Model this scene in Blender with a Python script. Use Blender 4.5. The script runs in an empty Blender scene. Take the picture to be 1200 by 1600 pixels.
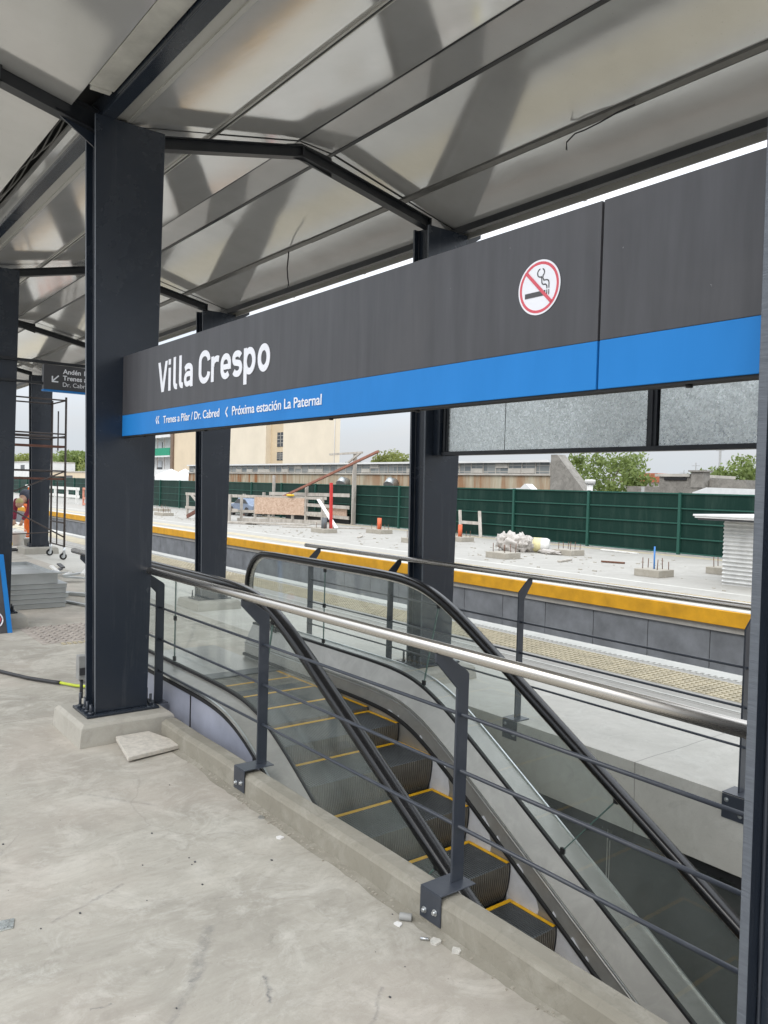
import bpy, bmesh, math, random
from mathutils import Vector, Matrix
import numpy as np
R = math.radians
random.seed(7)
scene = bpy.context.scene
col = scene.collection

# ------------------------------------------------------------------ camera, sky, sun, exposure
CAM = Vector((0, 0, 1.82))
cr = Vector((0.7895, -0.6132, 0.0272)); cf = Vector((0.6128, 0.7896, -0.0317))
cf.normalize(); cr = (cr - cr.dot(cf) * cf).normalized(); cu = cr.cross(cf)
cd = bpy.data.cameras.new('camera'); cam = bpy.data.objects.new('camera', cd); col.objects.link(cam)
cam.matrix_world = Matrix((( cr.x, cu.x, -cf.x, CAM.x), (cr.y, cu.y, -cf.y, CAM.y), (cr.z, cu.z, -cf.z, CAM.z), (0, 0, 0, 1)))
cd.sensor_fit = 'HORIZONTAL'; cd.sensor_width = 36; cd.lens = 36 * 1228.5 / 1200
cd.clip_start = 0.05; cd.clip_end = 3000
scene.camera = cam

SUN_EL, SUN_AZ = 44, 245      # azimuth clockwise from +Y
w = bpy.data.worlds.new("World"); scene.world = w; w.use_nodes = True
nt = w.node_tree; N = nt.nodes; LK = nt.links; N.clear()
out = N.new('ShaderNodeOutputWorld'); bg = N.new('ShaderNodeBackground'); LK.new(bg.outputs[0], out.inputs[0])
sky = N.new('ShaderNodeTexSky'); sky.sky_type = 'NISHITA'; sky.sun_disc = False
sky.sun_elevation = R(SUN_EL); sky.sun_rotation = R(SUN_AZ)
tc = N.new('ShaderNodeTexCoord'); sep = N.new('ShaderNodeSeparateXYZ'); LK.new(tc.outputs['Generated'], sep.inputs[0])
mp = N.new('ShaderNodeMapping'); mp.inputs['Scale'].default_value = (1.3, 1.3, 6.0); LK.new(tc.outputs['Generated'], mp.inputs[0])
nz = N.new('ShaderNodeTexNoise'); nz.inputs['Scale'].default_value = 3.0; nz.inputs['Detail'].default_value = 7; nz.inputs['Roughness'].default_value = .55; nz.inputs['Distortion'].default_value = .4
LK.new(mp.outputs[0], nz.inputs[0])
rp = N.new('ShaderNodeValToRGB'); rp.color_ramp.elements[0].position = .32; rp.color_ramp.elements[0].color = (.25, .25, .25, 1); rp.color_ramp.elements[1].position = .62; rp.color_ramp.elements[1].color = (1, 1, 1, 1)
LK.new(nz.outputs[0], rp.inputs[0])
# overcast luminance: brighter towards the zenith
ov = N.new('ShaderNodeValToRGB'); ov.color_ramp.interpolation = 'B_SPLINE'; LK.new(sep.outputs[2], ov.inputs[0])
_e = ov.color_ramp.elements; _e.new(.12); _e.new(.35)
for _k, (_p, _v) in enumerate(((0, .245), (.10, .285), (.30, .54), (1, .95))): _e[_k].position = _p; _e[_k].color = (_v, _v, _v, 1)
cl = N.new('ShaderNodeMix'); cl.data_type = 'RGBA'; cl.inputs['A'].default_value = (.80, .88, 1.0, 1); cl.inputs['B'].default_value = (.93, .965, 1.0, 1)
LK.new(rp.outputs[0], cl.inputs['Factor'])
vm = N.new('ShaderNodeVectorMath'); vm.operation = 'SCALE'; LK.new(cl.outputs['Result'], vm.inputs[0]); sc_ = N.new('ShaderNodeMath'); sc_.operation = 'MULTIPLY'; sc_.inputs[1].default_value = 10.0; LK.new(ov.outputs[0], sc_.inputs[0]); LK.new(sc_.outputs[0], vm.inputs['Scale'])
mx = N.new('ShaderNodeMix'); mx.data_type = 'RGBA'; LK.new(sky.outputs[0], mx.inputs['A']); LK.new(vm.outputs[0], mx.inputs['B'])
cov = N.new('ShaderNodeMapRange'); cov.inputs['From Min'].default_value = .3; cov.inputs['From Max'].default_value = .6; cov.inputs['To Min'].default_value = .93; cov.inputs['To Max'].default_value = 1.0
LK.new(nz.outputs[0], cov.inputs[0]); LK.new(cov.outputs[0], mx.inputs['Factor'])
LK.new(mx.outputs['Result'], bg.inputs[0]); bg.inputs[1].default_value = 0.12

sd = bpy.data.lights.new('sun', 'SUN'); so = bpy.data.objects.new('sun', sd); col.objects.link(so)
sd.energy = 0.55; sd.angle = R(26); sd.color = (1, .95, .88)
ds = Vector((math.sin(R(SUN_AZ)) * math.cos(R(SUN_EL)), math.cos(R(SUN_AZ)) * math.cos(R(SUN_EL)), math.sin(R(SUN_EL))))
so.rotation_euler = ds.to_track_quat('Z', 'Y').to_euler()
scene.view_settings.view_transform = 'Standard'; scene.view_settings.look = 'None'; scene.view_settings.exposure = 1.25; scene.view_settings.gamma = 1
scene.cycles.max_bounces = 10; scene.cycles.transparent_max_bounces = 24; scene.cycles.glossy_bounces = 5; scene.cycles.diffuse_bounces = 5
scene.cycles.sample_clamp_indirect = 6

# ------------------------------------------------------------------ materials
class G:
    """small node-graph writer"""
    def __init__(s, name):
        s.m = bpy.data.materials.new(name); s.m.use_nodes = True; s.t = s.m.node_tree; s.t.nodes.clear()
        s.o = s.t.nodes.new('ShaderNodeOutputMaterial'); s.b = s.t.nodes.new('ShaderNodeBsdfPrincipled'); s.l(s.b.outputs[0], s.o.inputs[0])
        s.tc = s.t.nodes.new('ShaderNodeTexCoord')
    def l(s, a, b): s.t.links.new(a, b)
    def n(s, k): return s.t.nodes.new(k)
    def co(s, scale=(1, 1, 1), rot=(0, 0, 0), loc=(0, 0, 0), src='Object'):
        m = s.n('ShaderNodeMapping'); m.inputs['Scale'].default_value = scale; m.inputs['Rotation'].default_value = rot; m.inputs['Location'].default_value = loc
        s.l(s.tc.outputs[src], m.inputs[0]); return m.outputs[0]
    def noise(s, sc, det=4, rough=.55, dist=0, v=None):
        n = s.n('ShaderNodeTexNoise'); n.inputs['Scale'].default_value = sc; n.inputs['Detail'].default_value = det; n.inputs['Roughness'].default_value = rough; n.inputs['Distortion'].default_value = dist
        s.l(v if v else s.tc.outputs['Object'], n.inputs['Vector']); return n.outputs[0]
    def ramp(s, f, stops):
        r = s.n('ShaderNodeValToRGB'); e = r.color_ramp.elements
        while len(e) < len(stops): e.new(.5)
        for i, (p, c) in enumerate(stops):
            e[i].position = p; e[i].color = (c, c, c, 1) if isinstance(c, (int, float)) else (*c, 1)
        s.l(f, r.inputs[0]); return r.outputs[0]
    def mix(s, f, a, b, mode='MIX'):
        m = s.n('ShaderNodeMix'); m.data_type = 'RGBA'; m.blend_type = mode
        for v, k in ((f, 'Factor'), (a, 'A'), (b, 'B')):
            if isinstance(v, (int, float)): m.inputs[k].default_value = v if k == 'Factor' else (v, v, v, 1)
            elif isinstance(v, tuple): m.inputs[k].default_value = (*v, 1)
            else: s.l(v, m.inputs[k])
        return m.outputs['Result']
    def math(s, op, a, b=0.0, c=None):
        m = s.n('ShaderNodeMath'); m.operation = op
        for i, v in enumerate((a, b, c)):
            if v is None: continue
            if isinstance(v, (int, float)): m.inputs[i].default_value = v
            else: s.l(v, m.inputs[i])
        return m.outputs[0]
    def xyz(s, src='Object', v=None):
        x = s.n('ShaderNodeSeparateXYZ'); s.l(v if v else s.tc.outputs[src], x.inputs[0]); return x.outputs
    def bump(s, h, st, dist=.01, prev=None):
        b = s.n('ShaderNodeBump'); b.inputs['Strength'].default_value = st; b.inputs['Distance'].default_value = dist; s.l(h, b.inputs['Height'])
        if prev: s.l(prev, b.inputs['Normal'])
        s.l(b.outputs[0], s.b.inputs['Normal']); return b.outputs[0]
    def set(s, **k):
        for kk, v in k.items():
            i = s.b.inputs[{'color': 'Base Color', 'rough': 'Roughness', 'metal': 'Metallic', 'spec': 'Specular IOR Level', 'coat': 'Coat Weight', 'alpha': 'Alpha', 'emit': 'Emission Color', 'estr': 'Emission Strength'}[kk]]
            if isinstance(v, (int, float)): i.default_value = v
            elif isinstance(v, tuple): i.default_value = (*v, 1)
            else: s.l(v, i)
        return s

M = {}
def paint(name, c, rough=.3, dust=.12, peel=.06, dustc=(.3, .3, .29), grime=1.5, metal=0, spec=.5):
    g = G(name); n1 = g.noise(grime, 6, .65, .3); n2 = g.noise(38, 3)
    f = g.ramp(n1, [(.5, 0), (.78, 1)]); f = g.math('MULTIPLY', f, dust)
    sp = g.ramp(n2, [(.72, 0), (.76, 1)]); sp = g.math('MULTIPLY', sp, dust)
    f = g.math('ADD', f, sp)
    if name == 'column_paint':
        dr = g.noise(7, 6, .7, .3, g.co((1, 1, .07))); f = g.math('ADD', f, g.math('MULTIPLY', g.ramp(dr, [(.56, 0), (.74, 1)]), .16))
        sx_ = g.noise(9, 5, .7, 2.5, g.co((1, 1, 3.2), rot=(0, .6, 0))); f = g.math('ADD', f, g.math('MULTIPLY', g.ramp(sx_, [(.70, 0), (.73, 1)]), .22))
    if name == 'green_paint':
        oi_ = g.n('ShaderNodeObjectInfo'); f = g.math('ADD', f, g.math('MULTIPLY', oi_.outputs['Random'], .16))
        dr = g.noise(2.4, 6, .7, .3, g.co((1, 1, .12))); f = g.math('ADD', f, g.math('MULTIPLY', g.ramp(dr, [(.50, 0), (.72, 1)]), .22))
    g.set(color=g.mix(f, c, dustc), rough=g.math('MULTIPLY_ADD', n1, .22, rough - .1), metal=metal, spec=spec)
    if peel: g.bump(g.noise(120, 2), peel, .004)
    M[name] = g.m; return g
def flat(name, c, rough=.6, metal=0, var=.25, sc=6, bump=.0, spec=.5):
    g = G(name); n1 = g.noise(sc, 5, .6)
    d = tuple(x * (1 - var) for x in c); h = tuple(min(1, x * (1 + var * .6)) for x in c)
    g.set(color=g.mix(g.ramp(n1, [(.3, 0), (.7, 1)]), d, h), rough=rough, metal=metal, spec=spec)
    if bump: g.bump(g.noise(sc * 12, 4), bump, .01)
    M[name] = g.m; return g

g = paint('column_paint', (.016, .022, .033), .25, .12, .16, (.16, .165, .17), 1.1); 
paint('rail_paint', (.034, .040, .053), .34, .10, .05, grime=6)
paint('rafter_paint', (.011, .013, .017), .36, .08, .04)
flat('cut_steel', (.11, .12, .13), .55, .35, .35, 60, .8)
g = G('flame_cut_edge'); v = g.co((1, 1, 14)); n1 = g.noise(16, 5, .7, .3, v)
g.set(color=g.mix(n1, (.05, .06, .075), (.17, .185, .21)), rough=.42, metal=.2); g.bump(n1, .5, .004); M['cut_edge'] = g.m
flat('black_rubber', (.008, .008, .009), .24, 0, .3, 8)
flat('black_matt', (.012, .012, .013), .7, 0, .3, 8)
flat('rust_steel', (.12, .05, .03), .8, .2, .4, 12, .3)
flat('white_vinyl', (.78, .79, .84), .45, 0, .05, 8)
flat('red_vinyl', (.62, .09, .12), .45, 0, .08, 8)
flat('charcoal_vinyl', (.07, .07, .075), .5, 0, .1, 8)

# sign faces: faintly streaked powder coat
g = G('sign_black'); v = g.co((1, 6, .6)); n1 = g.noise(2.2, 5, .6, .2, v); n2 = g.noise(1.1, 4, .6, 1.0); sp = g.noise(55, 2)
c = g.mix(g.ramp(n1, [(.35, 0), (.7, 1)]), (.046, .046, .051), (.066, .066, .073)); c = g.mix(g.ramp(n2, [(.55, 0), (.8, .6)]), c, (.085, .082, .086))
c = g.mix(g.math('MULTIPLY', g.ramp(sp, [(.76, 0), (.79, 1)]), .5), c, (.3, .3, .3))
g.set(color=c, rough=g.math('MULTIPLY_ADD', n2, .25, .36)); M['sign_black'] = g.m
g = G('sign_blue'); n1 = g.noise(1.6, 5, .6, .4, g.co((1, 3, 1))); 
g.set(color=g.mix(g.ramp(n1, [(.3, 0), (.7, 1)]), (.012, .175, .50), (.018, .20, .56)), rough=.5, spec=.25); M['sign_blue'] = g.m

# concrete of the platform floor
def concrete(name, c0, c1, c2, patch=.5, fine=.5, joints=None, rough=.8, marks=False, spec=.35, stain=.35):
    g = G(name)
    n1 = g.noise(.9, 9, .72, 1.4); n2 = g.noise(3.3, 9, .76, .9); n3 = g.noise(95, 5, .75); n4 = g.noise(11, 7, .74, 1.2)
    c = g.mix(g.ramp(n1, [(.34, 0), (.66, 1)]), c0, c1)
    c = g.mix(g.math('MULTIPLY', g.ramp(n2, [(.48, 0), (.68, 1)]), patch), c, c2)
    c = g.mix(g.math('MULTIPLY', g.ramp(n4, [(.30, 1), (.46, 0)]), stain), c, tuple(x * .6 for x in c0))
    if joints and marks:
        ns = g.noise(1.0, 8, .74, 2.2, g.co((2.2, 9.0, 1), rot=(0, 0, .5)))
        c = g.mix(g.math('MULTIPLY', g.ramp(ns, [(.40, 1), (.54, 0)]), .18), c, tuple(x * .74 for x in c0))
        pk = g.noise(.55, 4, .6, .5, g.co((1, 1, 1), loc=(4, 9, 0)))
        c = g.mix(g.math('MULTIPLY', g.ramp(pk, [(.48, 0), (.70, 1)]), .45), c, (.50, .43, .37))
        vo = g.n('ShaderNodeTexVoronoi'); vo.feature = 'DISTANCE_TO_EDGE'; vo.inputs['Scale'].default_value = .55
        dn = g.n('ShaderNodeTexNoise'); dn.inputs['Scale'].default_value = 2.5; dn.inputs['Detail'].default_value = 6; g.l(g.tc.outputs['Object'], dn.inputs['Vector'])
        mv = g.n('ShaderNodeMix'); mv.data_type = 'VECTOR'; mv.inputs['Factor'].default_value = .22; g.l(g.co(), mv.inputs['A']); g.l(dn.outputs['Color'], mv.inputs['B']); g.l(mv.outputs['Result'], vo.inputs['Vector'])
        ck = g.math('MULTIPLY', g.math('LESS_THAN', vo.outputs['Distance'], .0022), g.ramp(g.noise(.8, 3), [(.50, 0), (.58, 1)]))
        c = g.mix(g.math('MULTIPLY', ck, .16), c, (.16, .15, .14))
    n5 = g.noise(7.5, 8, .7, 1.8, g.co((1, 1, 1), loc=(13, 5, 2)))
    c = g.mix(g.math('MULTIPLY', g.ramp(n5, [(.60, 0), (.70, 1)]), stain * .9), c, tuple(min(1, x * 1.28) for x in c1))
    c = g.mix(g.math('MULTIPLY', n3, .22), c, tuple(x * .66 for x in c0))
    sp = g.noise(170, 2, .5, 0, g.co((1, 1, 1), loc=(3, 7, 1)))
    c = g.mix(g.math('MULTIPLY', g.ramp(sp, [(.73, 0), (.76, 1)]), fine), c, (.10, .095, .09))
    if joints:
        X = g.xyz(); wob = g.math('MULTIPLY_ADD', g.noise(2.2, 3), .03, -.015)
        tot = None
        for ax, pos, wd in joints:
            d = g.math('ABSOLUTE', g.math('SUBTRACT', g.math('ADD', X[ax], wob), pos))
            mk = g.math('LESS_THAN', d, wd)
            tot = mk if tot is None else g.math('MAXIMUM', tot, mk)
        c = g.mix(g.math('MULTIPLY', tot, .5), c, (.12, .11, .10))
    if marks:   # long rubber scuffs and a hairline crack
        X = g.xyz()
        wn = g.noise(9, 6, .7, 1.5)
        for (x0, y0, x1, y1, wd, k) in marks:
            L = math.hypot(x1 - x0, y1 - y0); ux, uy = (x1 - x0) / L, (y1 - y0) / L
            dx = g.math('SUBTRACT', X[0], x0); dy = g.math('SUBTRACT', X[1], y0)
            t = g.math('ADD', g.math('MULTIPLY', dx, ux), g.math('MULTIPLY', dy, uy))
            s_ = g.math('ABSOLUTE', g.math('ADD', g.math('MULTIPLY', dx, -uy), g.math('MULTIPLY_ADD', g.math('MULTIPLY', dy, ux), 1, g.math('MULTIPLY_ADD', wn, .06, -.03))))
            a = g.math('SUBTRACT', 1, g.math('DIVIDE', s_, wd)); a = g.math('MAXIMUM', a, 0)
            inn = g.math('MULTIPLY', g.math('GREATER_THAN', t, 0), g.math('LESS_THAN', t, L))
            a = g.math('MULTIPLY', g.math('MULTIPLY', a, inn), g.math('MULTIPLY', g.ramp(g.noise(22, 6, .75), [(.36, 0), (.60, 1)]), k))
            c = g.mix(a, c, (.13, .13, .135))
    hb = g.math('ADD', g.math('MULTIPLY', n3, .35), g.math('MULTIPLY', n2, 1.0))
    g.set(color=c, rough=g.math('MULTIPLY_ADD', n2, .3, rough - .2), spec=spec); g.bump(hb, .22, .012)
    M[name] = g.m; return g
concrete('floor_concrete', (.32, .298, .256), (.475, .447, .388), (.60, .575, .515), .8, .8,
         joints=[(1, 6.25, .004), (1, 8.4, .005), (1, 12.6, .007)],
         marks=[(1.20, 2.62, 1.42, 2.92, .03, .55), (1.05, 2.45, 1.3, 2.7, .02, .4), (.86, 2.68, .93, 2.66, .006, .9), (1.52, 3.1, 1.9, 3.02, .006, .35), (.62, 3.7, 1.0, 4.25, .006, .4), (1.38, 2.35, 1.44, 2.5, .012, .9), (.55, 2.1, .75, 2.35, .02, .4), (1.75, 2.2, 1.55, 2.0, .01, .5), (.9, 3.3, 1.25, 3.45, .012, .45), (1.7, 4.2, 1.4, 4.6, .02, .35), (.2, 2.9, .6, 2.8, .03, .35)], stain=.34)
concrete('brightened_floor', (.46, .445, .40), (.56, .54, .49), (.62, .61, .56), .6, .6, joints=[(1, 3.1, .004), (1, 9.2, .004)], stain=.3)  # floor concrete lightened in its colour for the brighter light beyond the pit
concrete('near_strip_concrete', (.32, .305, .275), (.39, .37, .335), (.45, .44, .405), .5, .5, stain=.25)
concrete('far_concrete', (.33, .315, .285), (.41, .395, .36), (.47, .46, .43), .5, .2, joints=[(0, 16.6, .02), (0, 19.9, .015)], stain=.14)
concrete('fresh_render', (.36, .34, .295), (.43, .405, .355), (.50, .48, .43), .5, .35, stain=.30)
concrete('curb_concrete', (.24, .222, .18), (.30, .28, .232), (.42, .40, .35), .6, .5, stain=.42)
concrete('beam_concrete', (.64, .62, .55), (.76, .74, .665), (.80, .79, .73), .5, .2, stain=.18)
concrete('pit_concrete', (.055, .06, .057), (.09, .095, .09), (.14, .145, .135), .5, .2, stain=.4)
concrete('old_wall', (.20, .185, .165), (.34, .32, .285), (.13, .12, .105), .8, .1, stain=.5)
g = concrete('pedestal_concrete', (.33, .30, .25), (.42, .39, .33), (.5, .47, .42), .5, .3)
flat('screed_dust', (.62, .60, .55), .95, 0, .2, 30, .4)
flat('tile_slab', (.55, .51, .45), .75, 0, .22, 26, .25)
flat('tile_edge', (.66, .63, .58), .8, 0, .2, 20, .2)

# canopy sheet: glossy, slightly buckled painted metal
g = G('canopy_sheet')
nw = g.noise(.55, 2, .5, .5, g.co((1.0, .5, 1))); nw2 = g.noise(3.2, 3, .5, .5, g.co((1, .6, 1)))
n1 = g.noise(1.3, 5, .6); sp = g.noise(60, 3)
c = g.mix(g.ramp(n1, [(.35, 0), (.7, 1)]), (.58, .575, .56), (.66, .655, .64)); c = g.mix(g.math('MULTIPLY', g.ramp(sp, [(.7, 0), (.74, 1)]), .25), c, (.2, .18, .15))
g.set(color=c, metal=.5, rough=g.math('MULTIPLY_ADD', n1, .10, .05), spec=.6)
h = g.math('ADD', nw, g.math('MULTIPLY', nw2, .05)); g.bump(h, .20, .05); M['sheet'] = g.m
g = G('flashing_sheet'); n1 = g.noise(2, 6, .7, .5); n2 = g.noise(30, 3)
g.set(color=g.mix(n1, (.40, .395, .37), (.54, .53, .50)), metal=.45, rough=g.math('MULTIPLY_ADD', n1, .3, .22)); g.bump(n1, .2, .02); M['flashing'] = g.m
flat('dusty_zinc', (.52, .51, .47), .55, .15, .22, 5, .1); flat('purlin_grey', (.14, .138, .13), .42, .4, .2, 8)
flat('white_trim', (.74, .75, .74), .35, 0, .1, 4)
# brushed stainless
g = G('stainless'); n1 = g.noise(4, 5, .6, 0, g.co((30, 1, 30)))
g.set(color=(.56, .53, .49), metal=1, rough=g.math('MULTIPLY_ADD', n1, .16, .2)); M['inox'] = g.m
g = G('escalator_deck_steel'); n1 = g.noise(1.6, 6, .65, .5); n2 = g.noise(9, 6, .7, 1)
g.set(color=g.mix(g.ramp(n2, [(.5, 0), (.75, .5)]), (.42, .41, .385), (.56, .55, .53)), metal=.65, rough=g.math('MULTIPLY_ADD', n1, .3, .24)); g.bump(n1, .12, .03); M['deck'] = g.m
g = G('skirt_steel'); n1 = g.noise(1.6, 6, .65, .5); n2 = g.noise(5, 6, .7, 1)
g.set(color=g.mix(g.ramp(n2, [(.45, 0), (.75, .6)]), (.36, .352, .33), (.50, .49, .46)), metal=.5, rough=g.math('MULTIPLY_ADD', n1, .25, .27)); M['skirt'] = g.m
flat('film_panel', (.36, .38, .46), .35, .2, .22, 3, .1)
flat('film_white', (.62, .63, .66), .4, 0, .12, 10, .2)
# galvanised sheet with crystal spangle
def galv(name, a, b, sc=105, rough=.38, metal=.75):
    g = G(name); vo = g.n('ShaderNodeTexVoronoi'); vo.inputs['Scale'].default_value = sc; vo.inputs['Randomness'].default_value = 1
    v = g.co((1, 1, 1), rot=(.3, .2, .1)); nn = g.n('ShaderNodeTexNoise'); nn.inputs['Scale'].default_value = sc * .8; g.l(v, nn.inputs['Vector'])
    mv = g.n('ShaderNodeMix'); mv.data_type = 'VECTOR'; mv.inputs['Factor'].default_value = .03; g.l(v, mv.inputs['A']); g.l(nn.outputs['Color'], mv.inputs['B']); g.l(mv.outputs['Result'], vo.inputs['Vector'])
    x = g.xyz(v=vo.outputs['Color']); n1 = g.noise(1.2, 4)
    g.set(color=g.mix(x[0], a, b), metal=metal, rough=g.math('MULTIPLY_ADD', x[1], .22, rough - .1)); g.bump(n1, .3, .06); M[name] = g.m
galv('galvanised', (.52, .555, .55), (.80, .84, .83), 90, .34, .75)
flat('galvanised_tray', (.46, .48, .48), .36, .6, .14, 3)
# step aluminium, markings
flat('step_metal', (.095, .102, .108), .45, .3, .25, 5)
flat('step_riser', (.155, .142, .118), .45, .35, .2, 9)
flat('yellow_marking', (.80, .44, .015), .5, 0, .15, 20)
g = flat('yellow_band', (.62, .31, .008), .65, 0, .24, 3.2)
flat('grey_wall', (.185, .195, .21), .7, 0, .32, 2.2)
flat('tactile_cream', (.46, .40, .28), .8, 0, .22, 5, .2)
flat('tactile_red', (.40, .355, .315), .8, 0, .3, 9, .2)
flat('edge_white', (.50, .49, .45), .8, 0, .12, 3)
# green steel fence
g = paint('green_paint', (.005, .026, .020), .5, .04, .03, (.08, .12, .10), 1.2, spec=.12)
paint('green_post', (.022, .085, .065), .45, .06, .05, (.13, .18, .16), 2, spec=.25)
flat('barrier_mesh', (.62, .27, .19), .7, 0, .2, 4); flat('orange_plastic', (.72, .15, .06), .55, 0, .15, 8)
flat('grey_plastic', (.12, .13, .14), .55, 0, .15, 8)
flat('blue_plastic', (.05, .22, .58), .45, 0, .15, 8)
flat('rebar', (.16, .075, .045), .85, .1, .4, 30, .3)
g = G('weathered_timber'); n1 = g.noise(5, 7, .7, .6, g.co((1, 1, .25))); g.set(color=g.mix(g.ramp(n1, [(.3, 0), (.7, 1)]), (.30, .27, .23), (.56, .52, .47)), rough=.9); g.bump(n1, .3, .01); M['timber'] = g.m
g = G('particle_board'); n1 = g.noise(9, 6, .7, 1.2); n2 = g.noise(28, 3); g.set(color=g.mix(g.ramp(n1, [(.35, 0), (.65, 1)]), (.42, .28, .20), (.62, .47, .36)), rough=.9); M['board'] = g.m
flat('white_timber', (.72, .71, .68), .8, 0, .15, 6)
flat('red_paint', (.55, .035, .03), .5, 0, .2, 6)
flat('brown_pipe', (.30, .13, .09), .7, .1, .3, 10)
flat('white_plastic', (.72, .71, .68), .45, 0, .12, 6)
flat('bucket_grey', (.30, .30, .29), .6, 0, .2, 9)
g = flat('white_sack', (.50, .465, .43), .6, 0, .2, 7, .5)
flat('pink_sack', (.52, .36, .32), .6, 0, .3, 9, .5)
flat('pale_yellow', (.66, .60, .33), .6, 0, .2, 8); flat('yellow_plastic', (.80, .52, .02), .35, 0, .15, 6)
flat('corrugated_white', (.60, .60, .585), .42, .25, .14, 5)
flat('shed_roof', (.74, .74, .73), .5, 0, .1, 4)
# buildings
flat('cream_render', (.74, .655, .52), .9, 0, .07, .35)
flat('cream_dark', (.62, .50, .34), .9, 0, .08, .4)
flat('white_render', (.74, .735, .72), .9, 0, .10, .6)
flat('beige_render', (.70, .58, .42), .9, 0, .08, .4)
flat('window_dark', (.045, .05, .055), .2, 0, .3, 1)
flat('shutter_grey', (.60, .62, .64), .6, 0, .08, 2)
g = flat('green_balcony', (.02, .30, .17), .7, 0, .25, 4)
flat('brown_post', (.20, .14, .10), .8, 0, .2, 3)
flat('red_tiles', (.40, .13, .07), .9, 0, .3, 3, .3)
g = G('rusty_wall'); v = g.co((1, 1.2, .13)); n1 = g.noise(1.1, 7, .72, .5, v); n2 = g.noise(.16, 3); X = g.xyz()
f = g.math('MULTIPLY', g.ramp(n1, [(.40, 0), (.58, 1)]), g.ramp(n2, [(.35, .45), (.60, 1)]))
c = g.mix(f, (.48, .43, .32), (.27, .105, .03)); n3 = g.noise(2.3, 6, .7, .4, v); c = g.mix(g.ramp(n3, [(.5, 0), (.75, .6)]), c, (.25, .26, .2))
g.set(color=c, rough=.9); M['rusty_wall'] = g.m
g = G('clerestory_glass'); v = g.co((1, 1, 1)); vo = g.n('ShaderNodeTexBrick'); vo.offset = 0; vo.inputs['Scale'].default_value = 1; vo.inputs['Mortar Size'].default_value = .02
vo.inputs['Brick Width'].default_value = .9; vo.inputs['Row Height'].default_value = .3; vo.inputs['Color1'].default_value = (.13, .15, .16, 1); vo.inputs['Color2'].default_value = (.28, .29, .28, 1); vo.inputs['Mortar'].default_value = (.4, .38, .34, 1)
cm = g.n('ShaderNodeCombineXYZ'); g.l(X[1] if False else g.xyz()[1], cm.inputs[0]); g.l(g.xyz()[2], cm.inputs[1]); g.l(cm.outputs[0], vo.inputs['Vector'])
g.set(color=vo.outputs['Color'], rough=.3); M['clerestory'] = g.m
flat('cornice_grey', (.50, .47, .42), .9, 0, .2, 2)
flat('asphalt', (.20, .195, .185), .9, 0, .2, .1)
flat('track_ballast', (.16, .15, .135), .95, 0, .4, 14, .8)
flat('rail_steel', (.22, .15, .11), .45, .7, .2, 8)
def leafmat(name, a, b):
    g = G(name); n = g.n('ShaderNodeTexNoise'); n.inputs['Scale'].default_value = 1.1; g.l(g.tc.outputs['Object'], n.inputs['Vector'])
    g.set(color=g.mix(g.ramp(n.outputs[0], [(.3, 0), (.7, 1)]), a, b), rough=.6)
    tr = g.n('ShaderNodeBsdfTranslucent'); tr.inputs[0].default_value = (*[x * 1.3 for x in b], 1); ms = g.n('ShaderNodeMixShader'); ms.inputs[0].default_value = .3
    g.l(g.b.outputs[0], ms.inputs[1]); g.l(tr.outputs[0], ms.inputs[2]); g.l(ms.outputs[0], g.o.inputs[0]); M[name] = g.m
leafmat('leaf_mid', (.11, .15, .04), (.22, .28, .085)); leafmat('leaf_dark', (.06, .09, .03), (.12, .17, .055)); leafmat('leaf_yellow', (.17, .20, .05), (.29, .32, .10))
flat('bark', (.14, .11, .08), .9, 0, .3, 8, .4)
# person
flat('orange_cloth', (.80, .16, .02), .8, 0, .15, 9, .3)
flat('navy_cloth', (.05, .055, .075), .85, 0, .2, 9, .3)
flat('maroon_cloth', (.20, .02, .045), .85, 0, .2, 9, .3)
flat('skin', (.42, .25, .17), .6, 0, .1, 9)
flat('straw_cap', (.42, .36, .16), .7, 0, .1, 9)
flat('cable_black', (.03, .03, .033), .5, 0, .2, 20)
flat('earth_cable', (.50, .58, .05), .5, 0, .15, 9)
g = G('earth_cable_unused'); wv = g.n('ShaderNodeTexWave'); wv.inputs['Scale'].default_value = 7; wv.inputs['Distortion'].default_value = 1; g.l(g.co((1, 1, 1), rot=(0, 0, .5)), wv.inputs['Vector'])
g.set(color=(.5, .6, .05), rough=.5)
flat('zinc', (.60, .62, .63), .3, .9, .15, 8)
flat('paper_scrap', (.75, .74, .72), .9, 0, .1, 8)
# glass: tinted, dusty
g = G('dusty_glass'); t_ = g.n('ShaderNodeBsdfTransparent'); t_.inputs[0].default_value = (.935, .955, .945, 1)
gl = g.n('ShaderNodeBsdfGlossy'); gl.inputs['Roughness'].default_value = .02; gl.inputs[0].default_value = (.95, 1, .98, 1)
lw = g.n('ShaderNodeLayerWeight'); lw.inputs[0].default_value = .5; fr_ = g.math('MULTIPLY_ADD', g.math('POWER', lw.outputs['Facing'], 5.0), .7, .035)
df = g.n('ShaderNodeBsdfDiffuse'); df.inputs[0].default_value = (.62, .66, .63, 1)
n1 = g.noise(1.8, 7, .7, 1.0); dm = g.math('MULTIPLY', g.ramp(n1, [(.30, .03), (.75, .09)]), 1.0)
m1 = g.n('ShaderNodeMixShader'); g.l(dm, m1.inputs[0]); g.l(t_.outputs[0], m1.inputs[1]); g.l(df.outputs[0], m1.inputs[2])
m2 = g.n('ShaderNodeMixShader'); g.l(fr_, m2.inputs[0]); g.l(m1.outputs[0], m2.inputs[1]); g.l(gl.outputs[0], m2.inputs[2]); g.l(m2.outputs[0], g.o.inputs[0]); M['glass'] = g.m
flat('glass_edge', (.10, .17, .15), .3, 0, .1, 3)
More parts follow.
